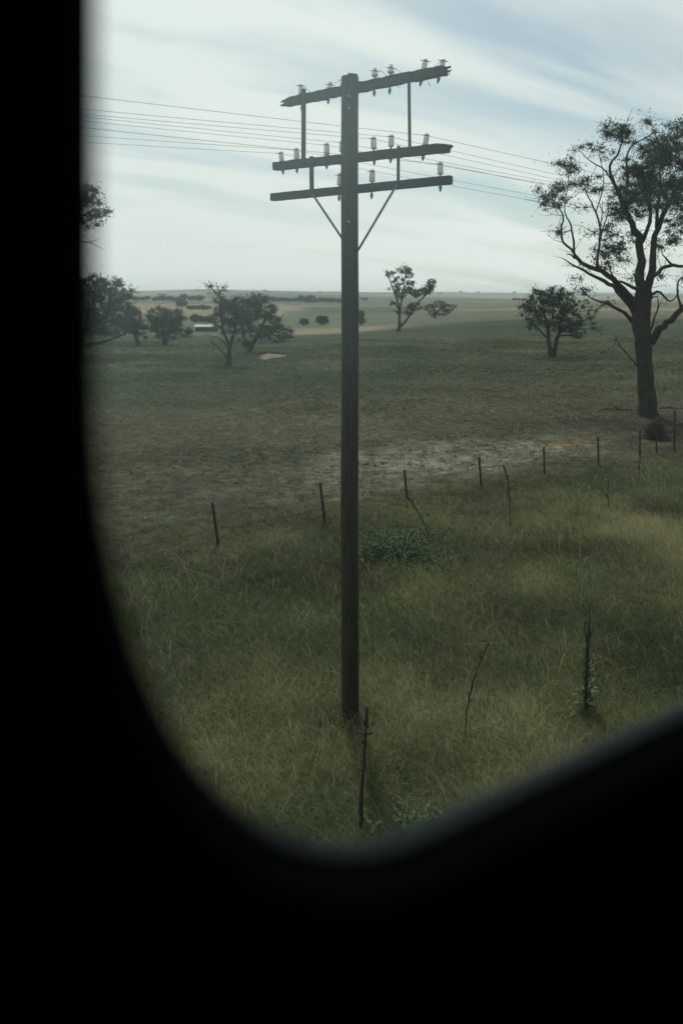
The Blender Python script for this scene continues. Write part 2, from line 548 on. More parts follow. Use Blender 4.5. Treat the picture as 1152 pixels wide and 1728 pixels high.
def long_grass():
    nc = 125000
    cx, cy = wedge_points(nc, 4.8, 31.0, 0.60, 1.25)
    s = cx * TN.x + cy * TN.y
    e = fbm(cx / 2, cy / 2, 6, 3) - .5
    keep = (s > 4.6) & (s + 2.2 * e < 15.2 + rng.uniform(-1.6, 0.5, nc))
    thin = fbm(cx / 1.6, cy / 1.6, 51, 3)
    keep &= rng.uniform(0, 1, nc) < 0.35 + 1.2 * thin
    cx = cx[keep]; cy = cy[keep]
    n = len(cx)
    k = rng.integers(7, 20, n)
    idx = np.repeat(np.arange(n), k)
    N = len(idx)
    d = cy[idx]
    spread = rng.uniform(0.03, 0.16, n)[idx]
    X = cx[idx] + rng.normal(0, 1, N) * spread
    Y = cy[idx] + rng.normal(0, 1, N) * spread
    Z = hgt(X, Y) - 0.02
    gr = fbm(cx / 2.3, cy / 2.3, 61, 4)                       # green / straw patches
    tall = (0.13 + 0.26 * fbm(cx / 3.0, cy / 3.0, 71, 3) + rng.uniform(-.06, .07, n)) * (1 - .62 * sstep(11.5, 15.0, (cx * TN.x + cy * TN.y))) * (1 - .45 * np.exp(-((cx - .1) ** 2 + (cy - 8.8) ** 2) / .35)) * .88
    h = tall[idx] * rng.uniform(0.45, 1.25, N)
    cld = rng.normal(2.7, 1.3, n)
    ld = cld[idx] + rng.normal(0, 0.9, N)
    lean = np.clip(rng.normal(0.26, 0.32, N) + 0.25 * (fbm(cx / 1.2, cy / 1.2, 5, 2) - .3)[idx], 0, 1.1)
    curl = rng.uniform(0.0, 0.7, N)
    dry = np.clip((gr[idx] - 0.37) * 2.4 + rng.normal(0, 0.30, N), 0, 1)
    green = np.array([0.068, 0.092, 0.036]); straw = np.array([0.27, 0.248, 0.132])
    cols = green[None] * (1 - dry[:, None]) + straw[None] * dry[:, None]
    cols *= rng.uniform(0.5, 1.35, N)[:, None] * (0.35 + 1.35 * fbm(cx / 1.5 + 40, cy / 1.5, 83, 3))[idx][:, None]  # per-patch brightness paints sunlit and duller patches into the blades
    width = rng.uniform(0.0016, 0.0038, N) * (0.7 + d / 14.0)
    o = blades(np.stack([X, Y, Z], -1), h, width, lean, ld, curl, cols, 'long_grass', MAT['grass'])
    tag(o, 'long green and straw coloured grass between the railway and the wire fence', 'grass', kind='stuff')
    # seed stems
    n = 14000
    X, Y = wedge_points(n, 5.0, 28.0, 0.58, 1.3)
    s = X * TN.x + Y * TN.y
    kp = (s > 5) & (s < 14.0) & (rng.uniform(0, 1, n) < 0.25 + 1.1 * fbm(X / 2.0, Y / 2.0, 63, 3))
    X = X[kp]; Y = Y[kp]; n = len(X)
    P = np.stack([X, Y, hgt(X, Y)], -1)
    cols = np.array([[0.36, 0.33, 0.21]]) * rng.uniform(0.4, 1.3, n)[:, None]
    o = blades(P, rng.uniform(0.18, 0.48, n), rng.uniform(0.0016, 0.0036, n) * (0.8 + Y / 16), rng.uniform(0, .9, n), rng.normal(2.6, 1.6, n), rng.uniform(0, .5, n), cols, 'seed_stems', MAT['grass'])
    tag(o, 'pale dry seed stems leaning through the long grass', 'dry stems', kind='stuff')
long_grass()

def dry_fringe():
    n0 = 24000
    cx, cy = wedge_points(n0, 13, 36, 0.56, 1.2)
    s = cx * TN.x + cy * TN.y
    e = fbm(cx / 1.5, cy / 1.5, 6, 3) - .5
    keep = np.abs(s + 2 * e - 15.4) < rng.uniform(.2, 2.1, n0)
    keep &= rng.uniform(0, 1, n0) < 1.5 * fbm(cx / .9, cy / .9, 17, 3) ** 1.5
    cx = cx[keep]; cy = cy[keep]; n = len(cx)
    k = rng.integers(8, 18, n)
    idx = np.repeat(np.arange(n), k); N = len(idx)
    X = cx[idx] + rng.normal(0, .07, N); Y = cy[idx] + rng.normal(0, .07, N)
    h = (rng.uniform(.06, .24, n))[idx] * rng.uniform(.6, 1.2, N)
    t = np.clip(rng.uniform(.3, 1, n)[idx] + rng.normal(0, .15, N), 0, 1)[:, None]
    cols = (np.array([[0.10, 0.085, 0.05]]) * (1 - t) + np.array([[0.26, 0.22, 0.13]]) * t) * rng.uniform(.6, 1.3, N)[:, None]
    o = blades(np.stack([X, Y, hgt(X, Y) - .01], -1), h, rng.uniform(.003, .006, N) * (Y / 14), rng.uniform(0, .7, N), rng.uniform(0, 6.28, N), rng.uniform(0, .5, N), cols, 'dry_grass', MAT['grass'])
    tag(o, 'thin brown dry grass fringing the bare strip along the fence', 'dry grass', kind='stuff')
dry_fringe()

def paddock_tufts():
    n0 = 95000
    cx, cy = wedge_points(n0, 16, 95, 0.55, 1.15)
    s = cx * TN.x + cy * TN.y
    keep = (s > 15.2)
    e = (fbm(cx / 2.4, cy / 2.4, 8, 4) - 0.5)
    bare = (s + 5 * e < 21.5)
    keep &= ~(bare & (rng.uniform(0, 1, n0) < 0.55 ))
    keep &= rng.uniform(0, 1, n0) < 0.15 + 1.25 * fbm(cx / 1.8, cy / 1.8, 77, 4) ** 1.2
    cx = cx[keep]; cy = cy[keep]; n = len(cx)
    k = rng.integers(5, 11, n)
    idx = np.repeat(np.arange(n), k); N = len(idx)
    sp = rng.uniform(0.03, 0.12, n)[idx]
    X = cx[idx] + rng.normal(0, 1, N) * sp; Y = cy[idx] + rng.normal(0, 1, N) * sp
    base = rng.uniform(0.03, 0.13, n) 
    h = base[idx] * rng.uniform(.6, 1.3, N)
    dry = np.clip((fbm(cx / 6, cy / 6, 91, 3)[idx] - .42) * 3 + rng.normal(0, .3, N), 0, 1)
    cols = np.array([[0.060, 0.078, 0.040]]) * (1 - dry[:, None]) + np.array([[0.22, 0.20, 0.12]]) * dry[:, None]
    cols = cols * rng.uniform(.6, 1.4, n)[idx][:, None]
    o = blades(np.stack([X, Y, hgt(X, Y) - .01], -1), h, rng.uniform(.008, .016, N) * (0.5 + Y / 26), rng.uniform(0, .9, N), rng.uniform(0, 6.28, N), rng.uniform(0, .6, N), cols, 'pasture_tufts', MAT['grass'])
    tag(o, 'short grazed tufts dotted over the paddock beyond the fence', 'pasture tufts', kind='stuff')
paddock_tufts()

# ------------------------------------------------------------------ trees
def leaves(centres, radii, counts, size, cols, name, mat, parent, droop=0.75, aspect=3.0, colvar=0.25):
    idx = np.repeat(np.arange(len(centres)), counts)
    N = len(idx)
    g = rng.normal(0, 1, (N, 3))
    g /= np.maximum(np.linalg.norm(g, axis=1), 1e-6)[:, None]
    r = np.abs(rng.normal(0, .62, N))
    P = centres[idx] + g * r[:, None] * radii[idx]
    L = size * rng.uniform(.6, 1.4, N)
    d = rng.normal(0, 1, (N, 3)); d[:, 2] = d[:, 2] * (1 - droop) - droop * 1.4
    d /= np.linalg.norm(d, axis=1)[:, None]
    s = np.cross(d, rng.normal(0, 1, (N, 3))); s /= np.maximum(np.linalg.norm(s, axis=1), 1e-6)[:, None]
    W = L / aspect
    V = np.empty((N, 4, 3))
    V[:, 0] = P - d * (L * .5)[:, None]
    V[:, 1] = P + s * (W * .5)[:, None]
    V[:, 2] = P + d * (L * .5)[:, None]
    V[:, 3] = P - s * (W * .5)[:, None]
    b = (np.arange(N) * 4)[:, None]
    faces = b + np.array([[0, 1, 2, 3]])
    cl = cols[idx] * rng.uniform(1 - colvar, 1 + colvar, N)[:, None]
    return np_mesh(name, V.reshape(-1, 3), faces, mat, parent, cols=np.repeat(cl, 4, 0))

def make_tree(name, label, cat, base, D, limbs, clumps, crown_r=None, leaf=0.13, ldens=1.0, sub=0.34, twig=0.02,
              bark='bark', lmat='leaf', group=None, seed=1, depthk=0.9, flare=1.5, sides=9, extra_twigs=0, thick=1.0):
    """limbs: list of [(px,py,width_px[,depth offset m]),...] in photo coordinates at distance D;
    clumps: (px,py,rx,ry,density[,depth]) ellipses of foliage."""
    rs = np.random.default_rng(seed)
    rd = random.Random(seed)
    root = empty(name, base, label, cat, group)
    m2 = D / F
    def loc(px, py, off=0.0):
        p = at(px, py, D); p.y += off
        p.x *= (D + off) / D; p.z = EYE + (p.z - EYE) * (D + off) / D
        return p - Vector(base)
    mb = MB()
    nodes = []          # (point, radius)
    for li, lb in enumerate(limbs):
        pts = []; rad = []
        prev = None
        for q in lb:
            off = q[3] if len(q) > 3 else (prev if prev is not None else 0.0)
            prev = off
            pts.append(loc(q[0], q[1], off)); rad.append(q[2] * m2 * .5 * thick)
        # resample smoothly with a little crookedness
        P2 = []; R2 = []
        for i in range(len(pts) - 1):
            seg = (pts[i + 1] - pts[i]).length
            ns = max(2, int(seg / (0.35 if D < 50 else 0.8)))
            for k in range(ns):
                t = k / ns
                p0 = pts[max(i - 1, 0)]; p1 = pts[i]; p2 = pts[i + 1]; p3 = pts[min(i + 2, len(pts) - 1)]
                p = 0.5 * ((2 * p1) + (p2 - p0) * t + (2 * p0 - 5 * p1 + 4 * p2 - p3) * t * t + (3 * p1 - p0 - 3 * p2 + p3) * t ** 3)
                rr = rad[i] * (1 - t) + rad[i + 1] * t
                p = p + Vector((rs.normal(), rs.normal(), rs.normal())) * min(rr, 0.12) * (0.34 if li else 0.12)
                P2.append(p); R2.append(rr)
        P2.append(pts[-1]); R2.append(rad[-1])
        if li == 0:
            P2[0].z = -0.25
            R2[0] = R2[0] * flare; 
        mb.tube(P2, R2, sides if max(R2) > .05 else 6, wob=0.06)
        for p, r in zip(P2[1:], R2[1:]):
            if p.z > 0.8: nodes.append((p, r))
    NP = [np.array(p) for p, r in nodes]; NR = [r for p, r in nodes]
    cen = []; crad = []; cnt = []; ccol = []
    allc = []
    for cl in clumps:
        cx, cy, rx, ry, dn = cl[:5]
        dep = cl[5] if len(cl) > 5 else 0.0
        n = max(2, int(dn * (rx * ry * m2 * m2) / (sub * sub) * 6.0))
        for k in range(n):
            while True:
                u = rs.uniform(-1, 1, 3)
                if 0.05 < u @ u < 1: break
            u = u / np.linalg.norm(u) * (u @ u) ** 0.28 if (u @ u) < .5 else u
            rz = max(rx, ry) * m2 * depthk
            p = loc(cx + u[0] * rx, cy + u[1] * ry, dep) + Vector((0, u[2] * rz, 0))
            allc.append((np.array(p), dn))
    A = np.array(NP)
    order = sorted(range(len(allc)), key=lambda i: float(np.min(np.sum((A - allc[i][0]) ** 2, 1))))
    for i in order:
        p, dn = allc[i]
        A = np.array(NP)
        dd = np.linalg.norm(A - p, axis=1) + np.maximum(0, A[:, 2] - p[2]) * 0.7
        j = int(np.argmin(dd))
        a = Vector(NP[j]); b = Vector(p)
        L = (b - a).length
        if L > 0.05:
            r0 = min(NR[j] * 0.7, 0.012 + twig * L * 0.9)
            mid = (a + b) / 2 + Vector((rs.normal() * .12, rs.normal() * .12, -0.10 + rs.normal() * .08)) * L
            ns = 4
            pts = []; rr = []
            for k in range(ns + 1):
                t = k / ns
                pts.append(a * (1 - t) ** 2 + mid * 2 * t * (1 - t) + b * t * t); rr.append(max(r0 * (1 - t * .75), 0.006))
            mb.tube(pts, rr, 4, cap=False)
            for k in (2, 3, 4):
                NP.append(np.array(pts[k])); NR.append(rr[k])
        cen.append(p); s_ = sub * rs.uniform(.7, 1.7)
        crad.append([s_, s_, s_ * rs.uniform(.5, .9)])
        cnt.append(int(rs.uniform(.5, 1.5) * ldens * 62))
        v = rs.uniform(.65, 1.35)
        ccol.append([v * rs.uniform(.95, 1.12), v, v * rs.uniform(.85, 1.05)])
    for k in range(extra_twigs):
        j = rd.randrange(len(NP)); a = Vector(NP[j])
        dr = Vector((rs.normal(), rs.normal() * .7, rs.normal() * .6 + .3)).normalized() * rs.uniform(.3, 1.2)
        b = a + dr; mid = (a + b) / 2 + Vector(rs.normal(0, .12, 3))
        mb.tube([a, mid, b], [min(.016, NR[j]), .011, .005], 4, cap=False)
    tr = mb.build('trunk', MAT[bark], root, smooth=True)
    if cen:
        leaves(np.array(cen), np.array(crad), np.array(cnt), leaf, np.array(ccol), 'crown', MAT[lmat], root)
    return root

# --- the big eucalypt on the right
b0 = gpt(1093, 702)
DB = b0.y
big_limbs = [
 [(1093,704,44),(1092,690,38),(1089,650,32),(1086,610,31),(1084,570,33),(1082,535,36),(1084,505,33),(1083,480,24)],
 [(1080,505,22),(1082,470,18),(1080,440,16),(1078,410,15),(1071,388,13),(1060,370,11),(1052,345,9),(1040,320,7),(1032,300,6),(1028,280,5),(1040,262,4),(1048,240,3),(1046,215,1.6)],
 [(1052,350,7,0),(1056,325,6,.6),(1058,300,5,.9),(1056,270,4,1),(1062,250,3.2,1),(1078,238,2.6,1),(1096,228,2,1),(1107,216,1.2,1)],
 [(1088,505,20,0),(1095,470,15,-.3),(1099,440,13,-.5),(1103,410,11,-.6),(1108,385,10,-.7),(1120,362,9,-.8),(1128,342,7,-1),(1140,320,6,-1),(1152,300,5,-1),(1163,270,4,-1),(1160,235,2,-1)],
 [(1080,415,9,0),(1092,390,8,.5),(1096,360,6,.9),(1090,330,5,1.2),(1098,300,4,1.3),(1104,270,3,1.3),(1102,240,1.5,1.3)],
 [(1108,385,8,-.7),(1107,350,6,-1.2),(1115,320,5,-1.6),(1112,290,3.5,-1.8),(1122,260,2.4,-1.9),(1130,225,1.4,-1.9)],
 [(1074,525,18,0),(1062,503,14,-.3),(1048,485,13,-.6),(1034,471,11,-.8),(1014,458,9,-1),(992,448,8,-1),(972,438,7,-1),(966,425,5,-1),(956,414,4.5,-1),(947,402,4,-1),(947,382,4,-1),(949,364,3,-1),(942,350,2.4,-1),(930,336,1.5,-1)],
 [(970,437,5,-1),(967,410,4,-1.1),(964,388,3.5,-1.3),(960,374,3,-1.3),(952,358,2,-1.3),(955,330,1.6,-1.2),(958,300,1.3,-1.2),(956,278,1,-1.2)],
 [(972,437,4.5,-1),(963,430,3.4,-1),(955,429,2,-1)],
 [(1072,530,14,.3),(1050,500,10,.6),(1036,483,9,.8),(1018,473,8,1),(1000,465,6,1.1),(985,457,5,1.1),(968,448,4,1.1),(956,441,2.6,1.1),(949,436,1.4,1.1)],
 [(1008,456,6,-1),(1008,428,5,-1),(1012,405,4.5,-1),(1012,385,4,-1),(1004,358,3.6,-1),(997,342,2.8,-1),(988,325,2,-1),(985,310,1.2,-1)],
 [(1013,395,3.2,-1),(1020,376,2.6,-1),(1026,355,2,-1),(1025,342,1,-1)],
 [(1012,385,2.6,-1),(1015,360,2,-1),(1015,343,1,-1)],
 [(1004,358,2.6,-1),(1012,335,2.2,-.6),(1018,310,2,-.4),(1016,285,1.5,-.2),(1010,262,1.2,0)],
 [(1036,312,4,0),(1020,288,3,.2),(1005,278,2.4,.4),(990,268,1.8,.5),(980,256,1.2,.5)],
 [(1066,545,9,.3),(1052,528,7,.2),(1036,518,6,0),(1020,511,5,-.2),(1005,508,3.6,-.2),(990,498,2.2,-.2),(978,484,1.4,-.2)],
 [(1020,511,3,-.2),(1010,520,2,-.2),(998,524,1.2,-.2)],
 [(1080,490,10,0),(1066,484,7,-.8),(1052,477,5,-1.1),(1040,474,4,-1.3),(1030,460,3,-1.3),(1026,440,2,-1.3)],
 [(1096,580,16,0),(1110,557,14,-.4),(1125,545,12,-.6),(1140,531,11,-.8),(1154,518,10,-1),(1176,494,9,-1.3),(1196,455,7,-1.5),(1206,410,5,-1.5),(1210,360,3,-1.5)],
 [(1150,522,6,-1),(1143,500,4,-1.2),(1142,480,3.4,-1.2),(1150,468,2.4,-1.2),(1160,462,1.6,-1.2)],
 [(1098,470,10,-.3),(1110,458,8,.2),(1122,450,7.5,.5),(1136,447,7,.7),(1152,450,6,.8),(1172,440,5,1),(1190,415,3.6,1),(1200,380,2.4,1)],
 [(1134,447,5,.7),(1126,440,4,.7),(1120,434,3,.7),(1117,428,1.6,.7)],
 [(1094,500,6,-.3),(1108,492,5,-.8),(1118,500,4,-1),(1130,508,3,-1),(1140,500,2,-1.1),(1145,490,1.2,-1.1)],
 [(1096,560,4,-.2),(1104,535,3.2,-.5),(1110,515,2.4,-.6),(1108,500,1.6,-.6)],
 [(1074,618,3.4,0),(1060,600,2.8,-.3),(1046,584,2,-.4),(1038,572,1.4,-.4),(1034,563,.8,-.4)],
 [(1046,584,1.6,-.4),(1038,580,1.2,-.4),(1030,579,.7,-.4)],
]
big_clumps = [
 (1043,219,23,16,1.2),(1058,232,16,10,.9),(1091,205,14,7,.7,1),(1106,219,6,7,.6,1),(977,252,12,6,.6,.5),(998,247,10,6,.6,.4),(1021,255,15,10,.7),
 (956,279,20,13,.9,-1.2),(935,332,18,20,.9,-1.2),(905,322,8,5,.7,-1.2),(921,347,12,7,.8,-1.2),(955,318,14,18,.5,-1.2),(998,313,18,17,.65,-1),
 (1102,256,26,20,1.3,1),(1125,248,22,22,1.1,-1),(1146,219,14,20,1.0,-1),(1128,218,7,7,.6,-1),
 (1073,308,26,30,1.2,.8),(1110,296,32,32,1.35,0),(1060,285,16,18,.7,.6),(1050,339,20,26,1.1),(1080,345,22,20,1.0,1),(1042,362,13,15,1.0),(1034,388,15,11,1.0,-.4),(1105,335,26,20,.9,-1.6),
 (998,397,12,9,.5,-1),(1019,432,26,17,.6,-1),(1044,430,14,20,.7,-1.2),(938,391,5,8,.7,-1),(982,349,9,9,.7,-1),(1030,410,12,14,.4,-1),
 (1123,412,18,14,.7,.6),(1137,365,17,18,.8,-1),(1140,326,18,22,1.0,-1),(1064,396,8,17,.7,0),(972,473,7,5,.6,-.2),(1065,462,5,9,.6,-.8),(1140,395,14,14,.6,.8),
 (1175,255,30,40,1.1,-1),(1180,330,35,40,1.0,-1),(1200,400,35,30,.8,.5),(1215,350,30,40,.9,-1.5),(1020,452,20,8,.5,-1),(1115,470,8,6,.4,.5),(1150,470,10,6,.4,-1),
 (1020,515,16,5,.25,-.2),(985,490,8,8,.4,-.2)]
big_clumps = [(c[0], c[1], c[2] * 1.1, c[3] * 1.1, c[4] * 1.35) + tuple(c[5:]) for c in big_clumps]
make_tree('eucalyptus_tree', 'tall gnarled gum tree with a thick dark trunk, right of the pole behind the fence', 'tree',
          b0, DB, big_limbs, big_clumps, leaf=0.105, ldens=1.55, sub=0.36, seed=3, sides=14, extra_twigs=700, flare=1.2, thick=.84)

# --- the spreading bush-like tree left of it
def T(name, label, basepx, limbs, clumps, seed, **kw):
    b = gpt(*basepx)
    return make_tree(name, label, 'tree', b, b.y, limbs, clumps, seed=seed, **kw)

T('spreading_tree', 'low spreading tree with a double trunk, just left of the tall gum', (930, 602),
  [[(930,604,12),(927,588,8),(925,572,6.5),(924,555,5),(919,532,4),(908,515,2.5)],
   [(932,602,10),(937,582,7.5),(942,562,6),(946,542,5),(952,522,3.5),(958,505,2)],
   [(925,572,4),(912,560,3),(898,545,2)],[(942,562,4),(962,548,3),(985,540,2),(1004,532,1)],[(952,522,2.4),(966,500,1.8),(972,480,1)],
   [(940,568,3),(958,566,2.4),(975,568,1.5)],[(925,555,3),(932,530,2.5),(934,505,1.5)],[(962,548,2),(985,556,1.4),(1006,552,.8)]],
  [(903,513,19,20,1.1),(930,503,22,16,1.2),(955,512,22,20,1.1),(898,543,15,17,.8),(925,538,24,19,.9),(958,542,22,20,.9),(985,538,15,16,.6),(1003,550,11,12,.35),
   (884,520,10,13,.7),(974,562,18,9,.7),(940,488,12,6,.8),(975,485,8,7,.35),(985,512,10,10,.5),(912,492,12,7,.9),(1002,522,10,9,.3),(930,560,10,6,.4)],
  11, leaf=0.20, ldens=0.65, sub=0.38, bark='bark2', extra_twigs=90)

T('gum_tree', 'slender open gum tree standing alone on the brow right of the pole', (673, 559),
  [[(672,560,8),(673,552,5.5),(674,543,5),(673,521,4),(669,503,3),(662,485,2.2),(655,466,1.2)],
   [(675,551,4.5),(688,536,3.6),(699,517,3),(717,499,2.2),(731,487,1.2)],
   [(674,535,3),(677,510,2.6),(681,485,2),(684,462,1.2)],[(673,521,2),(664,512,1.4),(658,506,1)],[(681,485,1.6),(690,478,1)]],
  [(658,462,10,5,.9),(680,455,12,6,1),(690,464,8,7,.9),(672,474,9,9,.8),(691,476,7,7,.9),(656,487,3,3,.6),(676,495,11,9,.9),(690,490,9,7,.9),(701,495,11,7,1.1),(716,492,12,6,1.1),
   (727,478,7,10,1.1),(722,486,9,7,1),(664,513,6,4,.8),(671,524,7,7,.6),(690,524,10,10,.8),(701,517,10,7,.8),(710,521,5,4,.6),(668,486,8,8,.6)],
  12, leaf=0.34, ldens=0.36, sub=0.42, bark='bark2', extra_twigs=60)
T('gum_tree', 'low rounded tree half hidden behind the brow, right of the slender gum', (733, 537),
  [[(733,540,4),(734,530,3),(731,520,2),(725,513,1)],[(734,530,2.2),(744,520,1.6),(756,514,1)]],
  [(724,520,9,7,1.1),(740,514,13,7,1.2),(755,520,11,7,1.1),(745,527,15,6,1),(765,518,5,4,.8),(731,529,9,5,.8)],
  13, leaf=0.40, ldens=0.38, sub=0.62, bark='bark2')
T('gum_tree', 'small dark tree peeping out beside the right edge of the pole', (609, 549),
  [[(609,550,3),(609,540,2),(607,530,1)]],
  [(608,529,7,5,1.3),(610,540,6,7,1.3),(604,536,6,7,1)],
  14, leaf=0.36, ldens=0.6, sub=0.5, bark='bark2')
for px, py, rx, ry, lab, sd_ in ((513, 549, 9, 6, 'smaller left one of two round bushes on the pale strip left of the pole', 15), (543.5, 549, 12.5, 8.5, 'larger right one of two round bushes on the pale strip left of the pole', 16)):
    T('round_bush_tree', lab, (px, py), [[(px, py + 1, 2.4), (px, py - 4, 1.8), (px, py - 9, 1)]],
      [(px, py - ry * .9, rx * .95, ry * .7, 1.2), (px - rx * .3, py - ry * 1.35, rx * .5, ry * .6, 1.2), (px + rx * .25, py - ry * 1.2, rx * .6, ry * .7, 1.2), (px + rx * .5, py - ry * .7, rx * .4, ry * .4, 1)],
      sd_, leaf=0.34, ldens=0.55, sub=0.42, bark='bark2', lmat='leaf_bush')['group'] = 'round bushes on the pale strip'

# --- trees on the left
T('paddock_tree', 'leaning tree with bare twigs on top, nearest of the left trees', (385, 616),
  [[(384,618,12),(386,605,8.5),(387,592,8),(389,580,7),(394,565,5.5),(398,545,4),(402,525,2.5),(402,510,1.2)],
   [(388,584,5),(378,560,4),(372,535,3.2),(372,510,2.6),(370,492,2),(365,480,1)],
   [(384,606,3.4),(378,597,2.8),(370,588,2.2),(360,579,1.4),(354,572,.8)],[(386,590,3),(376,575,2.2),(362,568,1.6),(345,566,.8)],
   [(371,505,2),(360,490,1.4),(348,478,.8)],[(370,495,1.6),(378,484,1),(382,475,.6)],[(360,490,1.2),(356,478,.8),(350,470,.5)]],
  [(367,498,14,12,.35),(384,528,24,20,1.1),(400,516,20,15,1.1),(392,552,20,15,1.0),(366,540,13,12,.6),(375,515,16,12,.7),(352,486,6,6,.2),(380,488,6,6,.25),(410,535,16,16,1)],
  21, leaf=0.19, ldens=0.7, sub=0.36, bark='bark2', extra_twigs=150)
T('paddock_tree', 'broad drooping tree by the tan earth patch, just behind the leaning one', (420, 594),
  [[(420,596,11),(423,586,8.5),(430,574,7),(438,560,5.5),(445,545,4),(450,528,2.5)],[(424,584,5),(412,570,4),(408,550,3),(412,525,2)],[(432,572,4),(452,562,3),(472,560,2),(486,564,1)]],
  [(432,508,22,11,1.2),(446,524,22,16,1.2),(420,530,24,18,1.2),(460,545,18,14,1.1),(480,563,14,9,1.1),(442,560,28,13,1.1),(410,550,18,16,1),(410,578,12,8,.8),(466,570,16,8,.9),(492,568,5,5,.6)],
  22, leaf=0.22, ldens=0.75, sub=0.42, bark='bark2')
T('paddock_tree', 'round leafy tree in the open, right of the leaning trunk among the left trees', (279, 583),
  [[(279,585,12),(278,574,9),(276,560,6),(270,545,4),(266,530,2)],[(279,573,6),(288,558,4.5),(296,540,3),(298,528,1.6)],[(284,564,3.6),(302,556,2.5),(316,560,1.4)]],
  [(268,533,20,16,1.2),(293,537,20,17,1.2),(282,552,30,15,1.2),(310,560,15,9,1),(257,545,12,14,1),(285,568,20,7,.6),(322,566,6,6,.5)],
  23, leaf=0.24, ldens=0.75, sub=0.42, bark='bark2')
T('paddock_tree', 'dark tree on a single leaning trunk, second from the window edge', (234, 584),
  [[(234,586,9),(232,576,7),(228,566,6),(222,556,4.5),(216,540,3)],[(229,568,4),(234,552,3),(234,535,2)]],
  [(228,538,14,17,1.2),(214,548,18,18,1.2),(235,555,11,12,1),(240,566,8,8,.6),(222,525,10,10,.9)],
  24, leaf=0.24, ldens=0.75, sub=0.42, bark='bark2')
T('paddock_tree', 'big dense dark tree half cut off by the left window edge', (128, 606),
  [[(128,608,20),(130,590,15),(136,570,12),(146,545,9),(156,520,6),(160,495,3)],[(132,588,8),(155,582,5.5),(185,574,4),(212,563,2.4),(222,556,1)],
   [(140,560,7),(165,545,5),(190,525,4),(205,508,2.4)],[(132,575,8),(115,550,6),(95,520,4),(88,490,2)]],
  [(158,480,24,18,1.2),(190,485,20,16,1.1),(213,496,12,11,1),(170,515,30,25,1.2),(200,525,25,24,1.2),(150,545,30,25,1.2),(188,555,22,14,1.0),(118,500,40,40,1.1),(100,550,40,30,1),(206,478,8,7,.7),(222,500,5,7,.6)],
  25, leaf=0.22, ldens=0.8, sub=0.42, bark='bark2')
bt = gpt(40, 700)
make_tree('roadside_tree', 'tall near tree whose outer leaves hang high past the left window edge', 'tree', bt, bt.y,
  [[(40,702,30),(42,640,22),(46,560,18),(52,500,15),(60,440,11),(72,390,8),(85,350,5),(90,310,3)],
   [(58,450,7),(85,425,5),(112,412,3.4),(135,408,2.4),(152,409,1.6),(165,416,.9),(174,420,.5)],[(152,409,1),(162,405,.8),(170,403,.4)],
   [(72,390,6),(98,380,5),(125,368,3.6),(150,358,2.4),(170,352,1.4),(182,355,.7)],[(125,368,3),(140,345,2.2),(150,325,1.4),(156,312,.7)],
   [(52,500,8),(30,460,6),(10,420,4),(0,380,2)]],
  [(155,335,15,18,1.0),(168,352,13,14,.9),(180,358,7,9,.7),(152,372,14,14,1.0),(163,383,8,7,.6),(130,345,25,25,1.1),(100,360,35,40,1),(145,322,12,8,.7),
   (60,330,45,45,1),(20,380,40,45,1),(90,300,30,25,.9)],
  leaf=0.14, ldens=0.8, sub=0.28, seed=26, extra_twigs=60)

# --- far trees: three prototypes, copied
def far_proto(seed, px, py, w, h):
    b = gpt(px, py)
    k = F / b.y
    return make_tree('distant_tree', 'x', 'tree', b, b.y, [[(px, py + 1, 1.1), (px, py - h * .3, .9), (px, py - h * .6, .5)]],
                     [(px, py - h * .62, w * .5, h * .38, 1.6), (px - w * .22, py - h * .5, w * .3, h * .3, 1.3), (px + w * .2, py - h * .52, w * .3, h * .3, 1.3)],
                     seed=seed, leaf=1.3, ldens=0.3, sub=1.3, bark='bark2', lmat='leaf_bush', sides=5, twig=.03)
ONES = ['', 'first', 'second', 'third', 'fourth', 'fifth', 'sixth', 'seventh', 'eighth', 'ninth', 'tenth', 'eleventh', 'twelfth', 'thirteenth',
        'fourteenth', 'fifteenth', 'sixteenth', 'seventeenth', 'eighteenth', 'nineteenth', 'twentieth']
def ordn(k):
    return ONES[k] if k <= 20 else ('twenty-' if k < 30 else 'thirty-') + ONES[k % 10] if k % 10 else 'thirtieth'
protos = [far_proto(31, 480, 506, 9, 6), far_proto(32, 500, 506, 11, 6), far_proto(33, 515, 506, 7, 7)]
def far_copy(pr, loc, sc, label, group):
    r = pr.copy(); C.objects.link(r)
    r.location = loc; r.scale = (sc[0], sc[0], sc[1]); r.rotation_euler = (0, 0, random.uniform(0, 6.28))
    r['label'] = label
    if group: r['group'] = group
    elif 'group' in r: del r['group']
    for ch in pr.children:
        c = ch.copy(); C.objects.link(c); c.parent = r
    return r
ROWL = 'tiny dark tree in the hazy row along the far crest left of the pole'
ROWG = 'trees in the row along the far crest'
spots = []
x = 232.0
while x < 572:
    if not (345 < x < 430):
        spots.append((x, 503.5 + random.uniform(-1, 1.2), random.uniform(.7, 1.25)))
    x += random.uniform(5.5, 14)
for i, (px, py, k) in enumerate(spots):
    ROWL = ordn(i + 1) + ' tree from the left in the hazy row along the far crest'
    D = 1090 + random.uniform(-25, 25)
    X = (px - 576) / F * D
    pos = (X, D, H1(X, D) - .3)
    if i < 3:
        pr = protos[i]; pr.location = pos; pr.scale = (k, k, k * .85)
        pr['label'] = ROWL; pr['group'] = ROWG
    else:
        far_copy(random.choice(protos), pos, (k, k * random.uniform(.7, 1.0)), ROWL, ROWG)
def place_far(px, py, wpx, lab, grp, tall=1.0, D=None):
    p = gpt(px, py)
    pr = random.choice(protos)
    wm = wpx / F * p.y
    sc = wm / 9.0
    far_copy(pr, (p.x, p.y, p.z - .1), (sc, sc * tall), lab, grp)
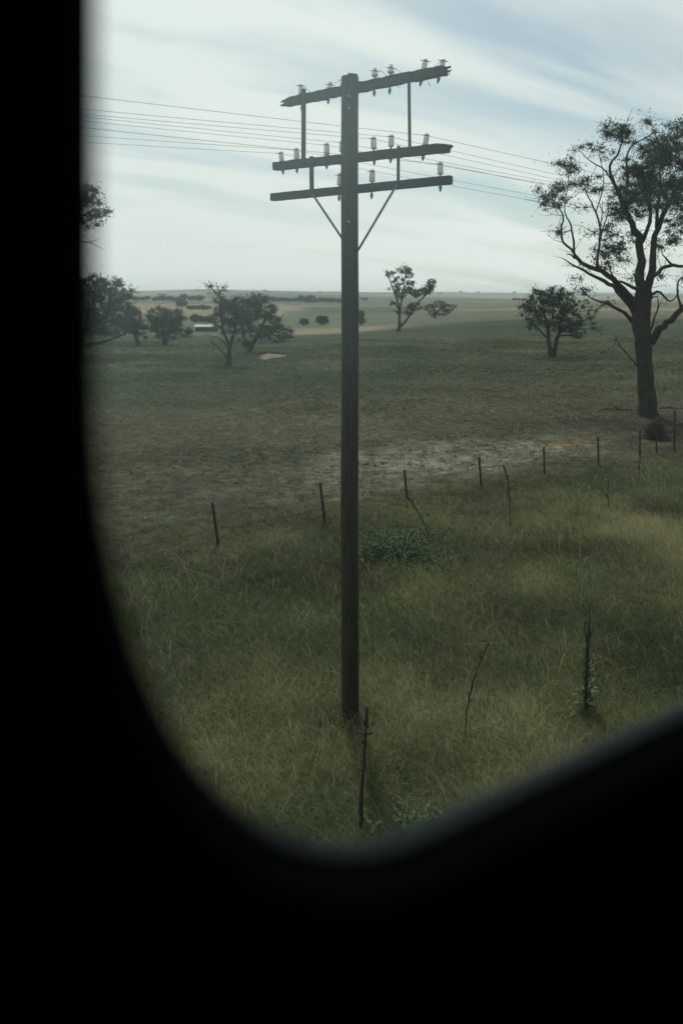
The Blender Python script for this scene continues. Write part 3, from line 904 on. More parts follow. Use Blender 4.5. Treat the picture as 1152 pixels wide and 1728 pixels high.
place_far(307, 520, 13, 'lone small tree on the tan slope above the shed roof', None, 1.3)
place_far(331, 546, 15, 'rounded bush at the left end of the shed', None, 1.1)
for i, px in enumerate((321, 328, 335, 342, 349)):
    place_far(px, 523, 10, ordn(i + 1) + ' bush from the left in the dark hedge on the slope behind the shed', 'hedge bushes behind the shed', .8)
for i, px in enumerate((343, 351, 358)):
    place_far(px, 545, 11, ordn(i + 1) + ' bush from the left in the clump rising behind the shed roof', 'bushes behind the shed roof', .9)
for i, px in enumerate((612, 618, 868, 876, 884)):
    place_far(px, 507.5, 6, ordn(i + 1) + ' tree speck from the left on the far paddock right of the pole', 'specks of trees on the far paddocks', .8)
for i, px in enumerate(sorted(random.uniform(230, 1150) for _ in range(18))):
    D = random.choice((3300, 4300, 5000, 5300)) + random.uniform(-200, 200)
    X = (px - 576) / F * D
    far_copy(random.choice(protos), (X, D, H1(X, D) - 1), (random.uniform(1.2, 2.6), random.uniform(.8, 1.3)), ordn(i + 1) + ' faint tree from the left on the farthest hazy hills', 'trees on the farthest hills')

# ------------------------------------------------------------------ shed
p = gpt(347, 560)
sh = empty('farm_shed', p, 'long low farm shed with a pale iron roof between the left trees', 'shed')
wm = 36 / F * p.y; hm = 8.5 / F * p.y
mb = MB(); mb.box((0, 2.2, hm / 2 - .3), (wm, 4.0, hm + .6)); mb.build('wall', MAT['wall'], sh)
mb = MB()
rx = wm / 2 + .3
mb.add([(-rx, -.3, hm), (rx, -.3, hm), (rx, 2.2, hm + .75), (-rx, 2.2, hm + .75), (rx, 4.6, hm), (-rx, 4.6, hm),
        (-rx, -.3, hm - .12), (rx, -.3, hm - .12), (rx, 2.2, hm + .6), (-rx, 2.2, hm + .6), (rx, 4.6, hm - .12), (-rx, 4.6, hm - .12)],
       [(0, 1, 2, 3), (3, 2, 4, 5), (6, 9, 8, 7), (9, 11, 10, 8), (0, 6, 7, 1), (5, 4, 10, 11), (0, 3, 9, 6), (3, 5, 11, 9), (1, 7, 8, 2), (2, 8, 10, 4)])
mb.build('roof', MAT['roof'], sh)

# ------------------------------------------------------------------ pole
PB = gpt(590, 1217)
PD = PB.y
kk = PD / F
AX = Vector((0.84, -0.543, 0)).normalized()   # crossarm direction, towards the right end (nearer)
AXN = Vector((0.543, 0.84, 0)).normalized()   # behind the post
pole = empty('utility_pole', PB, 'dark timber telegraph pole with three weathered crossarms in the grass, centre', 'utility pole')
def L(p): return Vector(p) - PB
def on_arm(px, py, off=0.0):
    """world point on the vertical plane through the post axis along AX, seen at (px,py)"""
    a = (px - 576) / F
    o = PB + AXN * off
    # o.x + s*AX.x = a*(o.y + s*AX.y)
    s = (a * o.y - o.x) / (AX.x - a * AX.y)
    q = o + AX * s
    return Vector((q.x, q.y, EYE - (py - HZ) / F * q.y))
topz = EYE - (130 - HZ) / F * PD - PB.z
pw = 0.108
mb = MB()
ns = 26
pts = [Vector((0.012 * math.sin(i * .5) * .3, 0, -0.4 + (topz + .4) * i / ns)) for i in range(ns + 1)]
mb.tube(pts, [pw * (1.0 - .02 * i / ns) for i in range(ns + 1)], 16, wob=0.015)
# split, slanting top
mb.box((0.035, 0, topz + .008), (0.12, .15, .03), Matrix.Rotation(R(8), 3, 'Y'))
post = mb.build('post', MAT['post'], pole, smooth=False)
for (bx, by) in ((589, 162), (589, 182), (588, 374)):
    q = at(bx, by, PD - pw - .004)
    mb = MB()
    mb.tube([L(q) + Vector((0, .02, 0)), L(q) + Vector((0, -.012, 0))], .011, 6)
    mb.build('bolt', MAT['bolt'], pole)

def jag_arm(lp, rp, h, w, ragl, ragr, seed, warp=0.012):
    """timber arm with splintered ends"""
    rs = random.Random(seed)
    a = on_arm(lp[0], lp[1], pw + w / 2 - .01); b = on_arm(rp[0], rp[1], pw + w / 2 - .01)
    a = L(a); b = L(b)
    d = (b - a); Ln = d.length; x = d.normalized(); y = AXN; z = x.cross(y)
    if z.z < 0: z = -z
    mb = MB()
    n = 34
    rings = []
    for i in range(n + 1):
        t = i / n
        c = a + d * t
        hh = h * (1 + rs.uniform(-warp, warp) * 4)
        jz = rs.uniform(-warp, warp) * .4
        ht = hh / 2; hb = hh / 2
        e = min(t, 1 - t) * Ln
        rg = ragl if t < .5 else ragr
        if e < .10: ht -= rg * .35 * h * (1 - e / .10)
        k = len(mb.v)
        for sy in (-1, 1):
            for zz in (-hb, -hb * .35, hb * .3, ht):
                mb.v.append(tuple(c + y * (sy * w / 2 * (1 + rs.uniform(-.04, .04))) + z * (zz + jz)))
        rings.append(k)
    for i in range(n):
        k, m = rings[i], rings[i + 1]
        for q in range(3):
            mb.f.append((k + q, m + q, m + q + 1, k + q + 1))
            mb.f.append((k + 4 + q, k + 5 + q, m + 5 + q, m + 4 + q))
        mb.f.append((k + 3, m + 3, m + 7, k + 7))
        mb.f.append((k, k + 4, m + 4, m))
    for k in (rings[0], rings[-1]):
        mb.f.append((k, k + 1, k + 2, k + 3, k + 7, k + 6, k + 5, k + 4))
    # splinters
    for end, rg, sgn in ((a, ragl, -1), (b, ragr, 1)):
        if rg > 0:
            for q in range(int(7 * rg) + 2):
                z0 = rs.uniform(-.42, .42) * h; th = rs.uniform(.010, .026)
                ln = rs.uniform(.02, .13) * rg
                y0 = rs.uniform(-.35, .35) * w
                c0 = end - x * sgn * .03 + y * y0 + z * z0
                mb.tube([c0, c0 + x * sgn * (.03 + ln * .5) + z * rs.uniform(-.01, .01), c0 + x * sgn * (.03 + ln) + z * rs.uniform(-.012, .02)], [th, th * .7, .002], 5)
    return mb.build('crossarm', MAT['arm'], pole)
jag_arm((482, 173), (752, 118), 0.115, .085, .9, .55, 1, .014)['label'] = 'top crossarm with splintered ends'
jag_arm((463, 281), (757, 249), 0.108, .085, .2, .6, 2, .010)['label'] = 'middle crossarm with a splintered right end'
jag_arm((459, 333), (761, 303.5), 0.098, .085, 0, 0, 3, .004)['label'] = 'bottom crossarm with square ends'

def strap(p0, p1, w, off, t=.012):
    a = L(on_arm(p0[0], p0[1], off)); b = L(on_arm(p1[0], p1[1], off))
    d = (b - a).normalized()
    s_ = AXN.cross(d).normalized()
    rot = Matrix((d, AXN, s_)).transposed()
    mb = MB(); mb.box((a + b) / 2, ((b - a).length, t, w), rot)
    return mb
offf = pw - .022
strap((512.5, 150), (512, 268), .052, offf, .03).build('strut', MAT['arm'], pole)
strap((689.5, 121), (691, 252), .032, offf, .02).build('strut', MAT['arm'], pole)
strap((525.5, 264), (526, 330), .050, offf, .03).build('strut', MAT['arm'], pole)
strap((672, 246), (671.5, 314), .032, offf, .02).build('strut', MAT['arm'], pole)
strap((526, 326), (583, 411), .028, offf - .014, .008).build('brace', MAT['steel'], pole)
strap((669, 312), (597, 434), .028, offf - .014, .008).build('brace', MAT['steel'], pole)

long_prof = [(.020, 0), (.034, .002), (.036, .02), (.0355, .09), (.032, .11), (.026, .118), (.024, .124), (.029, .130), (.029, .138), (.022, .152), (.010, .160), (.001, .162)]
bell_prof = [(.022, 0), (.043, .004), (.048, .020), (.044, .040), (.030, .056), (.022, .064), (.021, .070), (.028, .078), (.028, .090), (.023, .098), (.022, .115), (.014, .124), (.001, .126)]
def insul(px, ytop, ybase, kind, tilt, arm_y, sink=0.0, side=0):
    """base sits at (px, ybase); pin runs down through the arm to just below it"""
    off = pw + .085 / 2 - .01
    base = on_arm(px, ybase, off)
    tp = long_prof if kind == 'l' else bell_prof
    want = (ybase - ytop) / F * base.y
    sc = want / tp[-1][1]
    rot = Matrix.Rotation(R(tilt), 4, Vector((AXN.x, AXN.y, 0)))
    m = Matrix.Translation(L(base)) @ rot @ Matrix.Diagonal((max(sc, .9), max(sc, .9), sc, 1))
    mb = MB(); mb.lathe(tp, 14, m)
    o = mb.build('insulator', MAT['porcelain'], pole, smooth=True)
    mb = MB()
    low = (arm_y - ybase) / F * base.y
    pl = [rot @ Vector((0, 0, .02)), rot @ Vector((0, 0, -.02)), rot @ Vector((0, 0, -(low + .02))), rot @ Vector((0, 0, -(low + .035))), rot @ Vector((0, 0, -(low + .075)))]
    mb.tube([L(base) + v for v in pl], [.011, .011, .011, .020, .006], 7)
    mb.tube([L(base) + rot @ Vector((0, 0, -(low + .012))), L(base) + rot @ Vector((0, 0, -(low + .022)))], [.026, .022], 6)
    # collar of tie wire round the neck
    zz = .124 * sc if kind == 'l' else .070 * sc
    q = MB()
    ring = [L(base) + rot @ Vector((math.cos(a) * .031, math.sin(a) * .031, zz)) for a in np.linspace(0, 6.3, 12)]
    q.tube(ring, .0045, 5, cap=False)
    e0 = L(base) + rot @ Vector((0, 0, zz))
    q.tube([e0 - TW * .075, e0 - TW * .03], [.0045, .0045], 5)
    if side: q.tube([e0 + TW * .03, e0 + TW * .075 + Vector((0, 0, .006))], [.0055, .004], 5)
    mb.build('pin', MAT['steel'], o)
    q.build('tie_wire', MAT['wire'], o)
    return base + (rot.to_3x3() @ Vector((0, 0, zz)))
# top arm
insul(508, 141, 158, 'l', -4, 180, side=1)
insul(556, 137, 151, 'b', 8, 166, side=1)
insul(580, 128, 146, 'b', 0, 158, side=1)
insul(632, 113.5, 129, 'b', 2, 153, side=1)
insul(659, 108, 124, 'b', 4, 149, side=1)
insul(714, 98.5, 119, 'l', 14, 135, side=1)
insul(744, 99, 116, 'l', 16, 130, side=1)
MIDA = [insul(475.5, 254.5, 273, 'l', -8, 286), insul(500.5, 248.5, 269.5, 'l', -2, 283), insul(551, 240, 262, 'l', 0, 276),
        insul(577, 236, 257, 'l', 0, 273), insul(630.5, 229.5, 251.5, 'l', -2, 269), insul(659.5, 226, 247.5, 'l', 2, 265), insul(717, 224, 245, 'l', 11, 261)]
BOTA = [insul(573, 291, 313, 'l', 3, 330), insul(627.5, 285, 307, 'l', 2, 326), insul(742.5, 272, 294.5, 'l', 0, 313)]

# loose tie wires dangling on the top arm
def loose(pts, nm='loose_wire'):
    w_ = [L(on_arm(px, py, pw - .06)) for px, py in pts]
    mb = MB(); mb.tube(w_, .0028, 4); mb.build(nm, MAT['wire'], pole)
loose([(638, 117), (646, 122), (655, 131), (661, 137), (669, 145), (676, 149)])
loose([(667, 117), (674, 120), (680, 127), (683, 137)])
loose([(752, 101), (742, 104), (735, 110), (730, 116)])
loose([(721, 136), (724, 142), (726, 146)])
loose([(562, 141), (568, 138), (575, 136)])
loose([(514, 146), (519, 151), (524, 156)])

# ------------------------------------------------------------------ line wires (tie points, row seen at x=145 and at x=852)
lines = [(MIDA[6], 162, 258.6, 'highest of the eight line wires, tied to the middle arm near its right end'),
         (MIDA[5], 184.5, 275, 'second highest line wire, tied right of the pole on the middle arm'),
         (MIDA[4], 193, 284, 'line wire tied to the white insulator just right of the post'),
         (MIDA[3], 197.5, 293, 'line wire passing right behind the post at the middle arm'),
         (MIDA[2], 204.5, 298.5, 'line wire tied to the insulator just left of the post'),
         (BOTA[2], 215.6, 299, 'line wire tied to the lone insulator at the right end of the bottom arm'),
         (MIDA[1], 229, 320.6, 'line wire tied to the second insulator from the left end of the middle arm'),
         (MIDA[0], 240, 330, 'lowest line wire, tied at the left end of the middle arm')]
for tie, yl, yr, lab in lines:
    def sol(px, py):
        a = (px - 576) / F
        t = (a * tie.y - tie.x) / (TW.x - a * TW.y)
        y = tie.y + TW.y * t
        return t, (EYE - (py - HZ) / F * y) - tie.z
    tl, zl = sol(145, yl); tr_, zr = sol(852, yr)
    ml = zl / tl - .0012 * tl; mr_ = min(zr / tr_ - .0012 * tr_, -0.02)
    ml = max(-0.05, min(0.12, ml))
    pts = []
    for t in np.concatenate([np.linspace(-42, -8, 12), np.linspace(-6, 0, 9), np.linspace(1, 10, 10), np.linspace(14, 50, 12)]):
        sl_ = ml if t < 0 else mr_
        z = sl_ * t + .0012 * t * t
        pts.append(tie + TW * t + Vector((0, 0, z)))
    mb = MB()
    mb.tube([q - tie for q in pts], .0023, 5)
    o = mb.build('line_wire', MAT['wire'])
    o.location = tie
    tag(o, lab, 'wire', 'wires strung along the pole line')

# ------------------------------------------------------------------ fence
fp = [(-60, 905, 1004, 0), (95, 890, 975, 4), (358, 848, 921, 13), (540, 815, 881, 10), (682, 793, 842, 6), (808, 772, 822, 5), (917, 755, 805, 2), (1008.5, 738, 786, 1), (1079, 727, 772, 0), (1107, 736, 766, 0), (1138, 692, 764, -1), (1200, 702, 745, 0), (1290, 690, 730, 0), (1400, 672, 712, 0)]
p0 = gpt(358, 918)
fen = empty('wire_fence', p0, 'sagging wire fence on thin dark steel posts along the edge of the long grass', 'fence')
tops = []
for k, (px, yt, yb, lean) in enumerate(fp):
    b = gpt(px, yb)
    tx = (px - 576) / F * b.y
    top = Vector((tx, b.y, EYE - (yt - HZ) / F * b.y))
    b = b + Vector((lean / F * b.y, 0, -.25))
    bx = b - p0; tp_ = top - p0
    mb = MB()
    # star-picket: three thin flanges along the post axis
    d = (tp_ - bx).normalized()
    s1 = d.cross(Vector((0, 1, 0))).normalized(); s2 = d.cross(s1).normalized()
    for a in (90, 210, 330):
        o_ = s1 * math.cos(R(a)) + s2 * math.sin(R(a))
        n_ = d.cross(o_).normalized()
        wv = .030; th = .006
        mb.add([bx - n_ * th, bx + n_ * th, bx + o_ * wv + n_ * th, bx + o_ * wv - n_ * th, tp_ - n_ * th, tp_ + n_ * th, tp_ + o_ * wv + n_ * th, tp_ + o_ * wv - n_ * th],
               [(0, 3, 2, 1), (4, 5, 6, 7), (0, 1, 5, 4), (1, 2, 6, 5), (2, 3, 7, 6), (3, 0, 4, 7)])
    mb.build('fence_post', MAT['picket'], fen)
    if px not in (1107,): tops.append((bx + Vector((0, 0, .25)), tp_))
for fr, r_ in ((.92, .0032), (.66, .0028), (.38, .0028)):
    mb = MB(); pts = []
    for i in range(len(tops) - 1):
        a = tops[i][0].lerp(tops[i][1], fr if tops[i][1].z - tops[i][0].z < 1.2 else fr * .55); b = tops[i + 1][0].lerp(tops[i + 1][1], fr if tops[i + 1][1].z - tops[i + 1][0].z < 1.2 else fr * .55)
        for k in range(6):
            t = k / 6
            pts.append(a.lerp(b, t) - Vector((0, 0, .05 * 4 * t * (1 - t))))
    mb.tube(pts, r_, 4, cap=False)
    mb.build('fence_wire', MAT['picket'], fen)

# ------------------------------------------------------------------ stalks and plants in the grass
def stalk(label, pts, w0, w1, mat='stalk', name='dead_stalk', group=None, D=None, knobs=0):
    """pts bottom first in photo coordinates"""
    b = gpt(*pts[0])
    o = empty(name, b, label, 'dead stalk', group) if False else None
    mb = MB()
    P = [at(px, py, b.y + (0.02 * i)) - b for i, (px, py) in enumerate(pts)]
    P[0] = P[0] + Vector((0, 0, -.08))
    n = len(P)
    Q = []; rr = []
    for i in range(n - 1):
        for k in range(4):
            t = k / 4
            Q.append(P[i].lerp(P[i + 1], t) + Vector((random.uniform(-1, 1), 0, random.uniform(-1, 1))) * .006)
            u = (i + t) / (n - 1); rr.append((w0 * (1 - u) + w1 * u) / 2 * random.uniform(.8, 1.25))
    Q.append(P[-1]); rr.append(w1 / 2)
    mb.tube(Q, rr, 6)
    for k in range(knobs):
        j = random.randrange(len(Q) // 3, len(Q) - 1)
        a = Q[j]; dr = Vector((random.uniform(-1, 1), random.uniform(-.6, .6), random.uniform(.2, 1))).normalized() * random.uniform(.04, .12)
        mb.tube([a, a + dr * .6, a + dr], [rr[j] * .6, rr[j] * .9, rr[j] * .3], 5)
    ob = mb.build(name, MAT[mat])
    ob.location = b
    return tag(ob, label, 'dead stalk', group)
stalk('tall dark dead stalk rising just below and right of the pole foot', [(606, 1425), (609, 1360), (613, 1300), (617, 1240), (619, 1192)], .050, .026, knobs=9)
stalk('thin dark curved stalk left of the spiky mullein plant', [(782, 1262), (787, 1200), (797, 1150), (811, 1112), (825, 1085)], .016, .018, knobs=3)
stalk('crooked dark stalk leaning at the fence right of the pole', [(723, 912), (719, 893), (708, 870), (696, 850), (684, 833)], .022, .035, knobs=4)
stalk('dark stalk with a thick top between the crooked stalk and the right fence posts', [(862, 893), (860, 865), (858, 835), (857, 812), (849, 785)], .020, .045, knobs=6)
stalk('short dark stalk in the grass before the right fence posts', [(1026, 868), (1025, 840), (1025, 805)], .022, .020, knobs=4)
stalk('tall thin dark stalk standing in front of a right fence post', [(1076, 815), (1078, 790), (1080, 765), (1079, 735)], .022, .026, knobs=5)
def straw_line(label, pts, w=.008):
    b = gpt(pts[0][0], pts[0][1] + 25)
    mb = MB(); mb.tube([at(px, py, b.y + .02 * i) - b for i, (px, py) in enumerate(pts)], [w / 2] * (len(pts) - 1) + [w / 4], 5)
    o = mb.build('dry_stem', MAT['dead']); o.location = b
    tag(o, label, 'dry stem')
straw_line('pale dry stem lying level over the top of the thin curved stalk', [(782, 1088), (815, 1086), (848, 1084)])
straw_line('short bright dry stem slanting in the grass right of the mullein', [(1070, 1059), (1083, 1073), (1095, 1086)])
straw_line('bright dry stem slanting below the right fence posts', [(952, 810), (960, 820), (966, 828)], .02)
straw_line('pale forked dry stem in the grass right of the dark weed patch', [(754, 868), (757, 860), (759, 853)], .016)
straw_line('long pale dry stem slanting left of the pole below the fence', [(463, 920), (478, 938), (494, 955)], .012)
straw_line('pale dry stem standing left of the slanting one, below the fence', [(460, 962), (464, 945), (466, 928)], .012)
straw_line('pale dry stem crossing the grass at the far left below the fence', [(310, 958), (335, 966), (362, 977)], .012)

def leaf_shape(mb, cols, base, direction, length, width, droop, col, side=None):
    d = direction.normalized()
    sdv = d.cross(Vector((0, 0, 1)))
    if sdv.length < 1e-3: sdv = Vector((1, 0, 0))
    sdv.normalize()
    k = len(mb.v)
    n = 5
    for i in range(n + 1):
        t = i / n
        wd = width * math.sin(math.pi * (0.12 + .88 * t)) ** .8 * .5
        c = base + d * (length * t) + Vector((0, 0, -droop * length * t * t))
        upv = sdv.cross(d).normalized()
        mb.v.append(tuple(c - sdv * wd + upv * wd * .3)); mb.v.append(tuple(c)); mb.v.append(tuple(c + sdv * wd + upv * wd * .3))
        cols += [col] * 3
    for i in range(n):
        a = k + 3 * i
        mb.f += [(a, a + 3, a + 4, a + 1), (a + 1, a + 4, a + 5, a + 2)]

def colored_build(mb, cols, name, mat, parent):
    o = mb.build(name, MAT[mat], parent)
    at_ = o.data.color_attributes.new('tint', 'FLOAT_COLOR', 'POINT')
    arr = np.ones((len(mb.v), 4), dtype=np.float32); arr[:, :3] = np.array(cols)
    at_.data.foreach_set('color', arr.ravel())
    return o

# mullein: tall spire with clasping leaves
mbp = gpt(988, 1222)
km = mbp.y / F
mul = empty('mullein_plant', mbp, 'tall spiky mullein plant with upright leaves, in the grass at right', 'plant')
def mp_(px, py): return at(px, py, mbp.y) - mbp
mb = MB()
mb.tube([mp_(988, 1224), mp_(988, 1180), mp_(989, 1120), mp_(993, 1060), mp_(994, 1016)], [.022, .020, .019, .017, .010], 8, wob=.2)
for side_ in ((-1, 997), ) :
    pass
mb.tube([mp_(990, 1085), mp_(986, 1065), mp_(985, 1045)], [.010, .010, .006], 6)
mb.tube([mp_(992, 1082), mp_(1000, 1062), mp_(1001, 1048)], [.010, .010, .006], 6)
mb.build('stem', MAT['weed'] if False else simple('mullein spike', (0.045, 0.065, 0.045), .9, 60, .5, 1.0), mul, smooth=True)
mb = MB(); cols = []
for i in range(95):
    t = (i / 95) ** .8
    py = 1218 - t * 150
    px = 988 + (t > .5) * 3 * t
    ang = i * 2.4
    ln = (.23 * (1 - t) ** 1.1 + .04) * random.uniform(.8, 1.15)
    el = R(28 + 42 * t + random.uniform(-10, 10))
    d = Vector((math.cos(ang) * math.cos(el), math.sin(ang) * math.cos(el), math.sin(el)))
    v = random.uniform(.8, 1.5)
    leaf_shape(mb, cols, mp_(px, py), d, ln, ln * .24 + .012, .55 * (1 - t), (v * 1.1, v, v * .95))
colored_build(mb, cols, 'leaves', 'weed', mul)

def weed(label, px, py, wpx, hpx, n, seed, lw=.02, name='weed_patch', cat='weeds'):
    rs = random.Random(seed)
    b = gpt(px, py)
    k = b.y / F
    ms = MB(); ml_ = MB(); cols = []
    for i in range(n):
        x0 = Vector((rs.gauss(0, .22) * wpx * k, rs.gauss(0, .22) * wpx * k, 0))
        g_ = H1(b.x + x0.x, b.y + x0.y) - b.z
        x0.z = g_
        hh = hpx * k * rs.uniform(.55, 1.1)
        tp_ = x0 + Vector((rs.uniform(-.6, .6) * hh, rs.uniform(-.5, .5) * hh, hh * rs.uniform(.6, 1)))
        mid = (x0 + tp_) / 2 + Vector((rs.uniform(-.05, .05), rs.uniform(-.05, .05), 0))
        ms.tube([x0 - Vector((0, 0, .05)), mid, tp_], [.006, .005, .002], 4, cap=False)
        for q in range(rs.randint(12, 20)):
            t = rs.uniform(.12, 1)
            c = x0.lerp(tp_, t)
            a = rs.uniform(0, 6.28); el = rs.uniform(.1, 1.0)
            d = Vector((math.cos(a) * math.cos(el), math.sin(a) * math.cos(el), math.sin(el)))
            v = rs.uniform(.7, 1.7)
            leaf_shape(ml_, cols, c, d, rs.uniform(.05, .12), rs.uniform(lw, lw * 2), .5, (v * .95, v, v * .85))
    me = len(ml_.v)
    ml_.add(ms.v, ms.f); cols += [(.5, .45, .35)] * len(ms.v)
    w_ = colored_build(ml_, cols, name, 'weed', None)
    w_.location = b
    tag(w_, label, cat, kind='stuff')
weed('dark green feathery weed patch in the grass right beside the pole', 662, 948, 175, 58, 230, 5, .012)
weed('broad leafy weeds near the window sill, right of the tall dead stalk', 690, 1425, 85, 48, 60, 7, .022)

# dead round bush at the big tree's foot
bb = gpt(1106, 741)
db = empty('dead_bush', bb, 'dark twiggy round bush before the foot of the tall gum tree', 'bush')
mb = MB()
kb = bb.y / F
for i in range(900):
    a = random.uniform(0, 6.28); el = random.uniform(.05, 1.5)
    ln = 24 * kb * random.uniform(.6, 1.05)
    d = Vector((math.cos(a) * math.cos(el), math.sin(a) * math.cos(el), math.sin(el) * 1.5)) * ln
    s0 = Vector((random.uniform(-.1, .1), random.uniform(-.1, .1), -.05))
    mid = s0 + d * .55 + Vector((random.uniform(-.08, .08), random.uniform(-.08, .08), random.uniform(-.05, .08)))
    mb.tube([s0, mid, s0 + d], [.010, .008, .004], 3, cap=False)
mb.build('twigs', MAT['deaddark'], db)

def fallen(label, strokes, mat='deaddark', lift=.10, name='fallen_branch'):
    b = gpt(*strokes[0][0][:2])
    o = None
    mb = MB()
    for st in strokes:
        pts = []; rr = []
        for (px, py, w) in st:
            g_ = at(px, py, b.y)
            # keep it resting on or above the ground
            z = max(g_.z, H1(g_.x, b.y) + .03)
            pts.append(Vector((g_.x, b.y + random.uniform(-.05, .05), z)) - b); rr.append(w / F * b.y / 2)
        mb.tube(pts, rr, 6, wob=.1)
    ob = mb.build(name, MAT[mat]); ob.location = b
    tag(ob, label, 'fallen branch')
fallen('forked fallen branch with an upright prong on the pale bare ground', [[(866,741,1.5),(876,738,3),(886,734,2.6),(898,736,2),(912,741,1.2)],[(876,738,3),(872,728,2.4),(874,717,1.6),(876,712,1)],[(884,735,1.5),(893,728,1),(900,726,.8)],[(872,738,2),(862,736,1.2),(850,738,.8)]], 'dead')
fallen('long fallen branch lying left of the tall gum trunk', [[(1080,692,3.4),(1062,693,3),(1045,692,2.4),(1036,688,2),(1024,690,1.4),(1012,696,1)],[(1044,692,2.2),(1036,684,1.6),(1028,679,1)],[(1062,694,1.6),(1040,703,1.2),(1020,707,.8)]], 'deaddark')
fallen('fallen branch lying right of the tall gum trunk, at the photo edge', [[(1110,690,3),(1124,687,2.6),(1138,689,2.2),(1156,691,1.6)],[(1124,687,2),(1120,696,1.4),(1118,706,1)],[(1138,689,1.6),(1146,700,1.2),(1154,710,.8)]], 'deaddark')
fallen('bleached fallen sticks on the ground right of the leaning paddock tree', [[(398,618,1.6),(408,619,1.8),(418,621,1.4)],[(412,622,1.4),(422,618,1.8),(430,616,1)],[(418,623,1.6),(428,621,1.2)]], 'dead')

# tan earth patch by the drooping tree
mp0 = gpt(457, 602)
mb = MB()
n = 40; rgs = 7; km_ = mp0.y / F
mb.v.append((0, 0, .22))
for r_ in range(1, rgs + 1):
    for k in range(n):
        a = 2 * math.pi * k / n
        f_ = r_ / rgs
        rr_ = f_ * (1 + .25 * math.sin(a * 3 + 1) + .12 * math.sin(a * 7))
        x_ = math.cos(a) * 21 * km_ * rr_; y_ = math.sin(a) * 3.2 * rr_
        z_ = .22 * (1 - f_ ** 1.6) + H1(mp0.x + x_, mp0.y + y_) - mp0.z - (.05 if r_ == rgs else -.01)
        mb.v.append((x_, y_, z_))
for k in range(n):
    mb.f.append((0, 1 + k, 1 + (k + 1) % n))
for r_ in range(rgs - 1):
    for k in range(n):
        a = 1 + r_ * n + k; b_ = 1 + r_ * n + (k + 1) % n
        mb.f.append((a, a + n, b_ + n, b_))
o = mb.build('earth_mound', MAT['mound'], smooth=True); o.location = mp0
tag(o, 'low tan mound of bare earth right of the drooping paddock tree', 'mound')

# ------------------------------------------------------------------ railway carriage round the camera
CD = 0.25                                   # eye to the inner window plane
car = empty('train_carriage', Vector((0, 0, EYE)) + TN * CD - Vector((0, 0, 1.35)), 'dark interior of the railway carriage framing the view with its rounded window', 'train carriage')
car.rotation_euler = (0, 0, R(YAW))         # local x along the train, local y outwards
EZ = 1.35                                   # eye height in carriage coordinates
x0, x1 = .230 * CD, .218 * CD + 1.05
z0, z1 = EZ - .912 * CD, EZ + 0.42
def ring(e, y, n=24):
    """window outline: wide soft corners (superellipse), grown outwards by e"""
    pts = []
    a0, a1, b0_, b1 = x0 - e, x1 + e, z0 - e, z1 + e
    rx_, rz_, ex = .54 * CD + e, .80 * CD + e, 2 / 2.1
    for (cx_, cz_, s_) in ((a1 - rx_, b1 - rz_ * .6, 0), (a0 + rx_, b1 - rz_ * .6, 90), (a0 + rx_, b0_ + rz_, 180), (a1 - rx_, b0_ + rz_, 270)):
        for k in range(n):
            a = R(s_ + 90 * k / (n - 1))
            c_, q_ = math.cos(a), math.sin(a)
            zz = rz_ * (.6 if s_ < 180 else 1)
            pts.append((cx_ + rx_ * math.copysign(abs(c_) ** ex, c_), y, cz_ + zz * math.copysign(abs(q_) ** ex, q_)))
    return pts
def loft(rings_, name, mat, smooth=True):
    mb = MB(); n = len(rings_[0])
    for r_ in rings_: mb.v.extend(r_)
    for i in range(len(rings_) - 1):
        for k in range(n):
            a = i * n + k; b_ = i * n + (k + 1) % n
            mb.f.append((a, b_, b_ + n, a + n))
    return mb.build(name, MAT[mat], car, smooth=smooth)
loft([ring(.003, .012), ring(.0005, .009), ring(0, .004), ring(.001, .000)], 'window_sill', 'seal')
loft([ring(.001, .000), ring(.004, -.002), ring(.006, -.006), ring(.009, -.011), ring(.012, -.014)], 'window_seal', 'seal2')
def wall_rect(y, xa, xb, za, zb, e):
    """flat wall with the window hole, as quads between hole ring and the outer rectangle"""
    h = ring(e, y); n = len(h); q = n // 4
    mb = MB(); mb.v.extend(h)
    cor = [(xb, y, zb), (xa, y, zb), (xa, y, za), (xb, y, za)]
    mb.v.extend(cor)
    for c in range(4):
        for k in range(q - 1):
            mb.f.append((c * q + k, c * q + k + 1, n + c))
        a = c * q + q - 1; b_ = ((c + 1) % 4) * q
        mb.f.append((a, b_, n + (c + 1) % 4, n + c))
    return mb
XA, XB, ZA, ZB = -3.2, 5.5, 0.0, 2.25
wall_rect(-.014, XA, XB, ZA, ZB, .012).build('side_lining', MAT['panel'], car)
wall_rect(.012, XA - .1, XB + .1, ZA - .2, ZB + .1, .003).build('outer_skin', MAT['skin'], car)
mb = MB()
DW = 2.7
mb.box(((XA + XB) / 2, -DW / 2, -.03), (XB - XA, DW, .06)); mb.build('floor_panel', MAT['panel'], car)
mb = MB(); mb.box(((XA + XB) / 2, -DW / 2 + .01, ZB + .03), (XB - XA, DW + .04, .06)); mb.build('ceiling_panel', MAT['panel'], car)
mb = MB(); mb.box(((XA + XB) / 2, -DW - .03, (ZA + ZB) / 2), (XB - XA, .06, ZB - ZA)); mb.build('far_wall', MAT['panel'], car)
for xx in (XA - .03, XB + .03):
    mb = MB(); mb.box((xx, -DW / 2, (ZA + ZB) / 2), (.06, DW, ZB - ZA)); mb.build('end_wall', MAT['panel'], car)

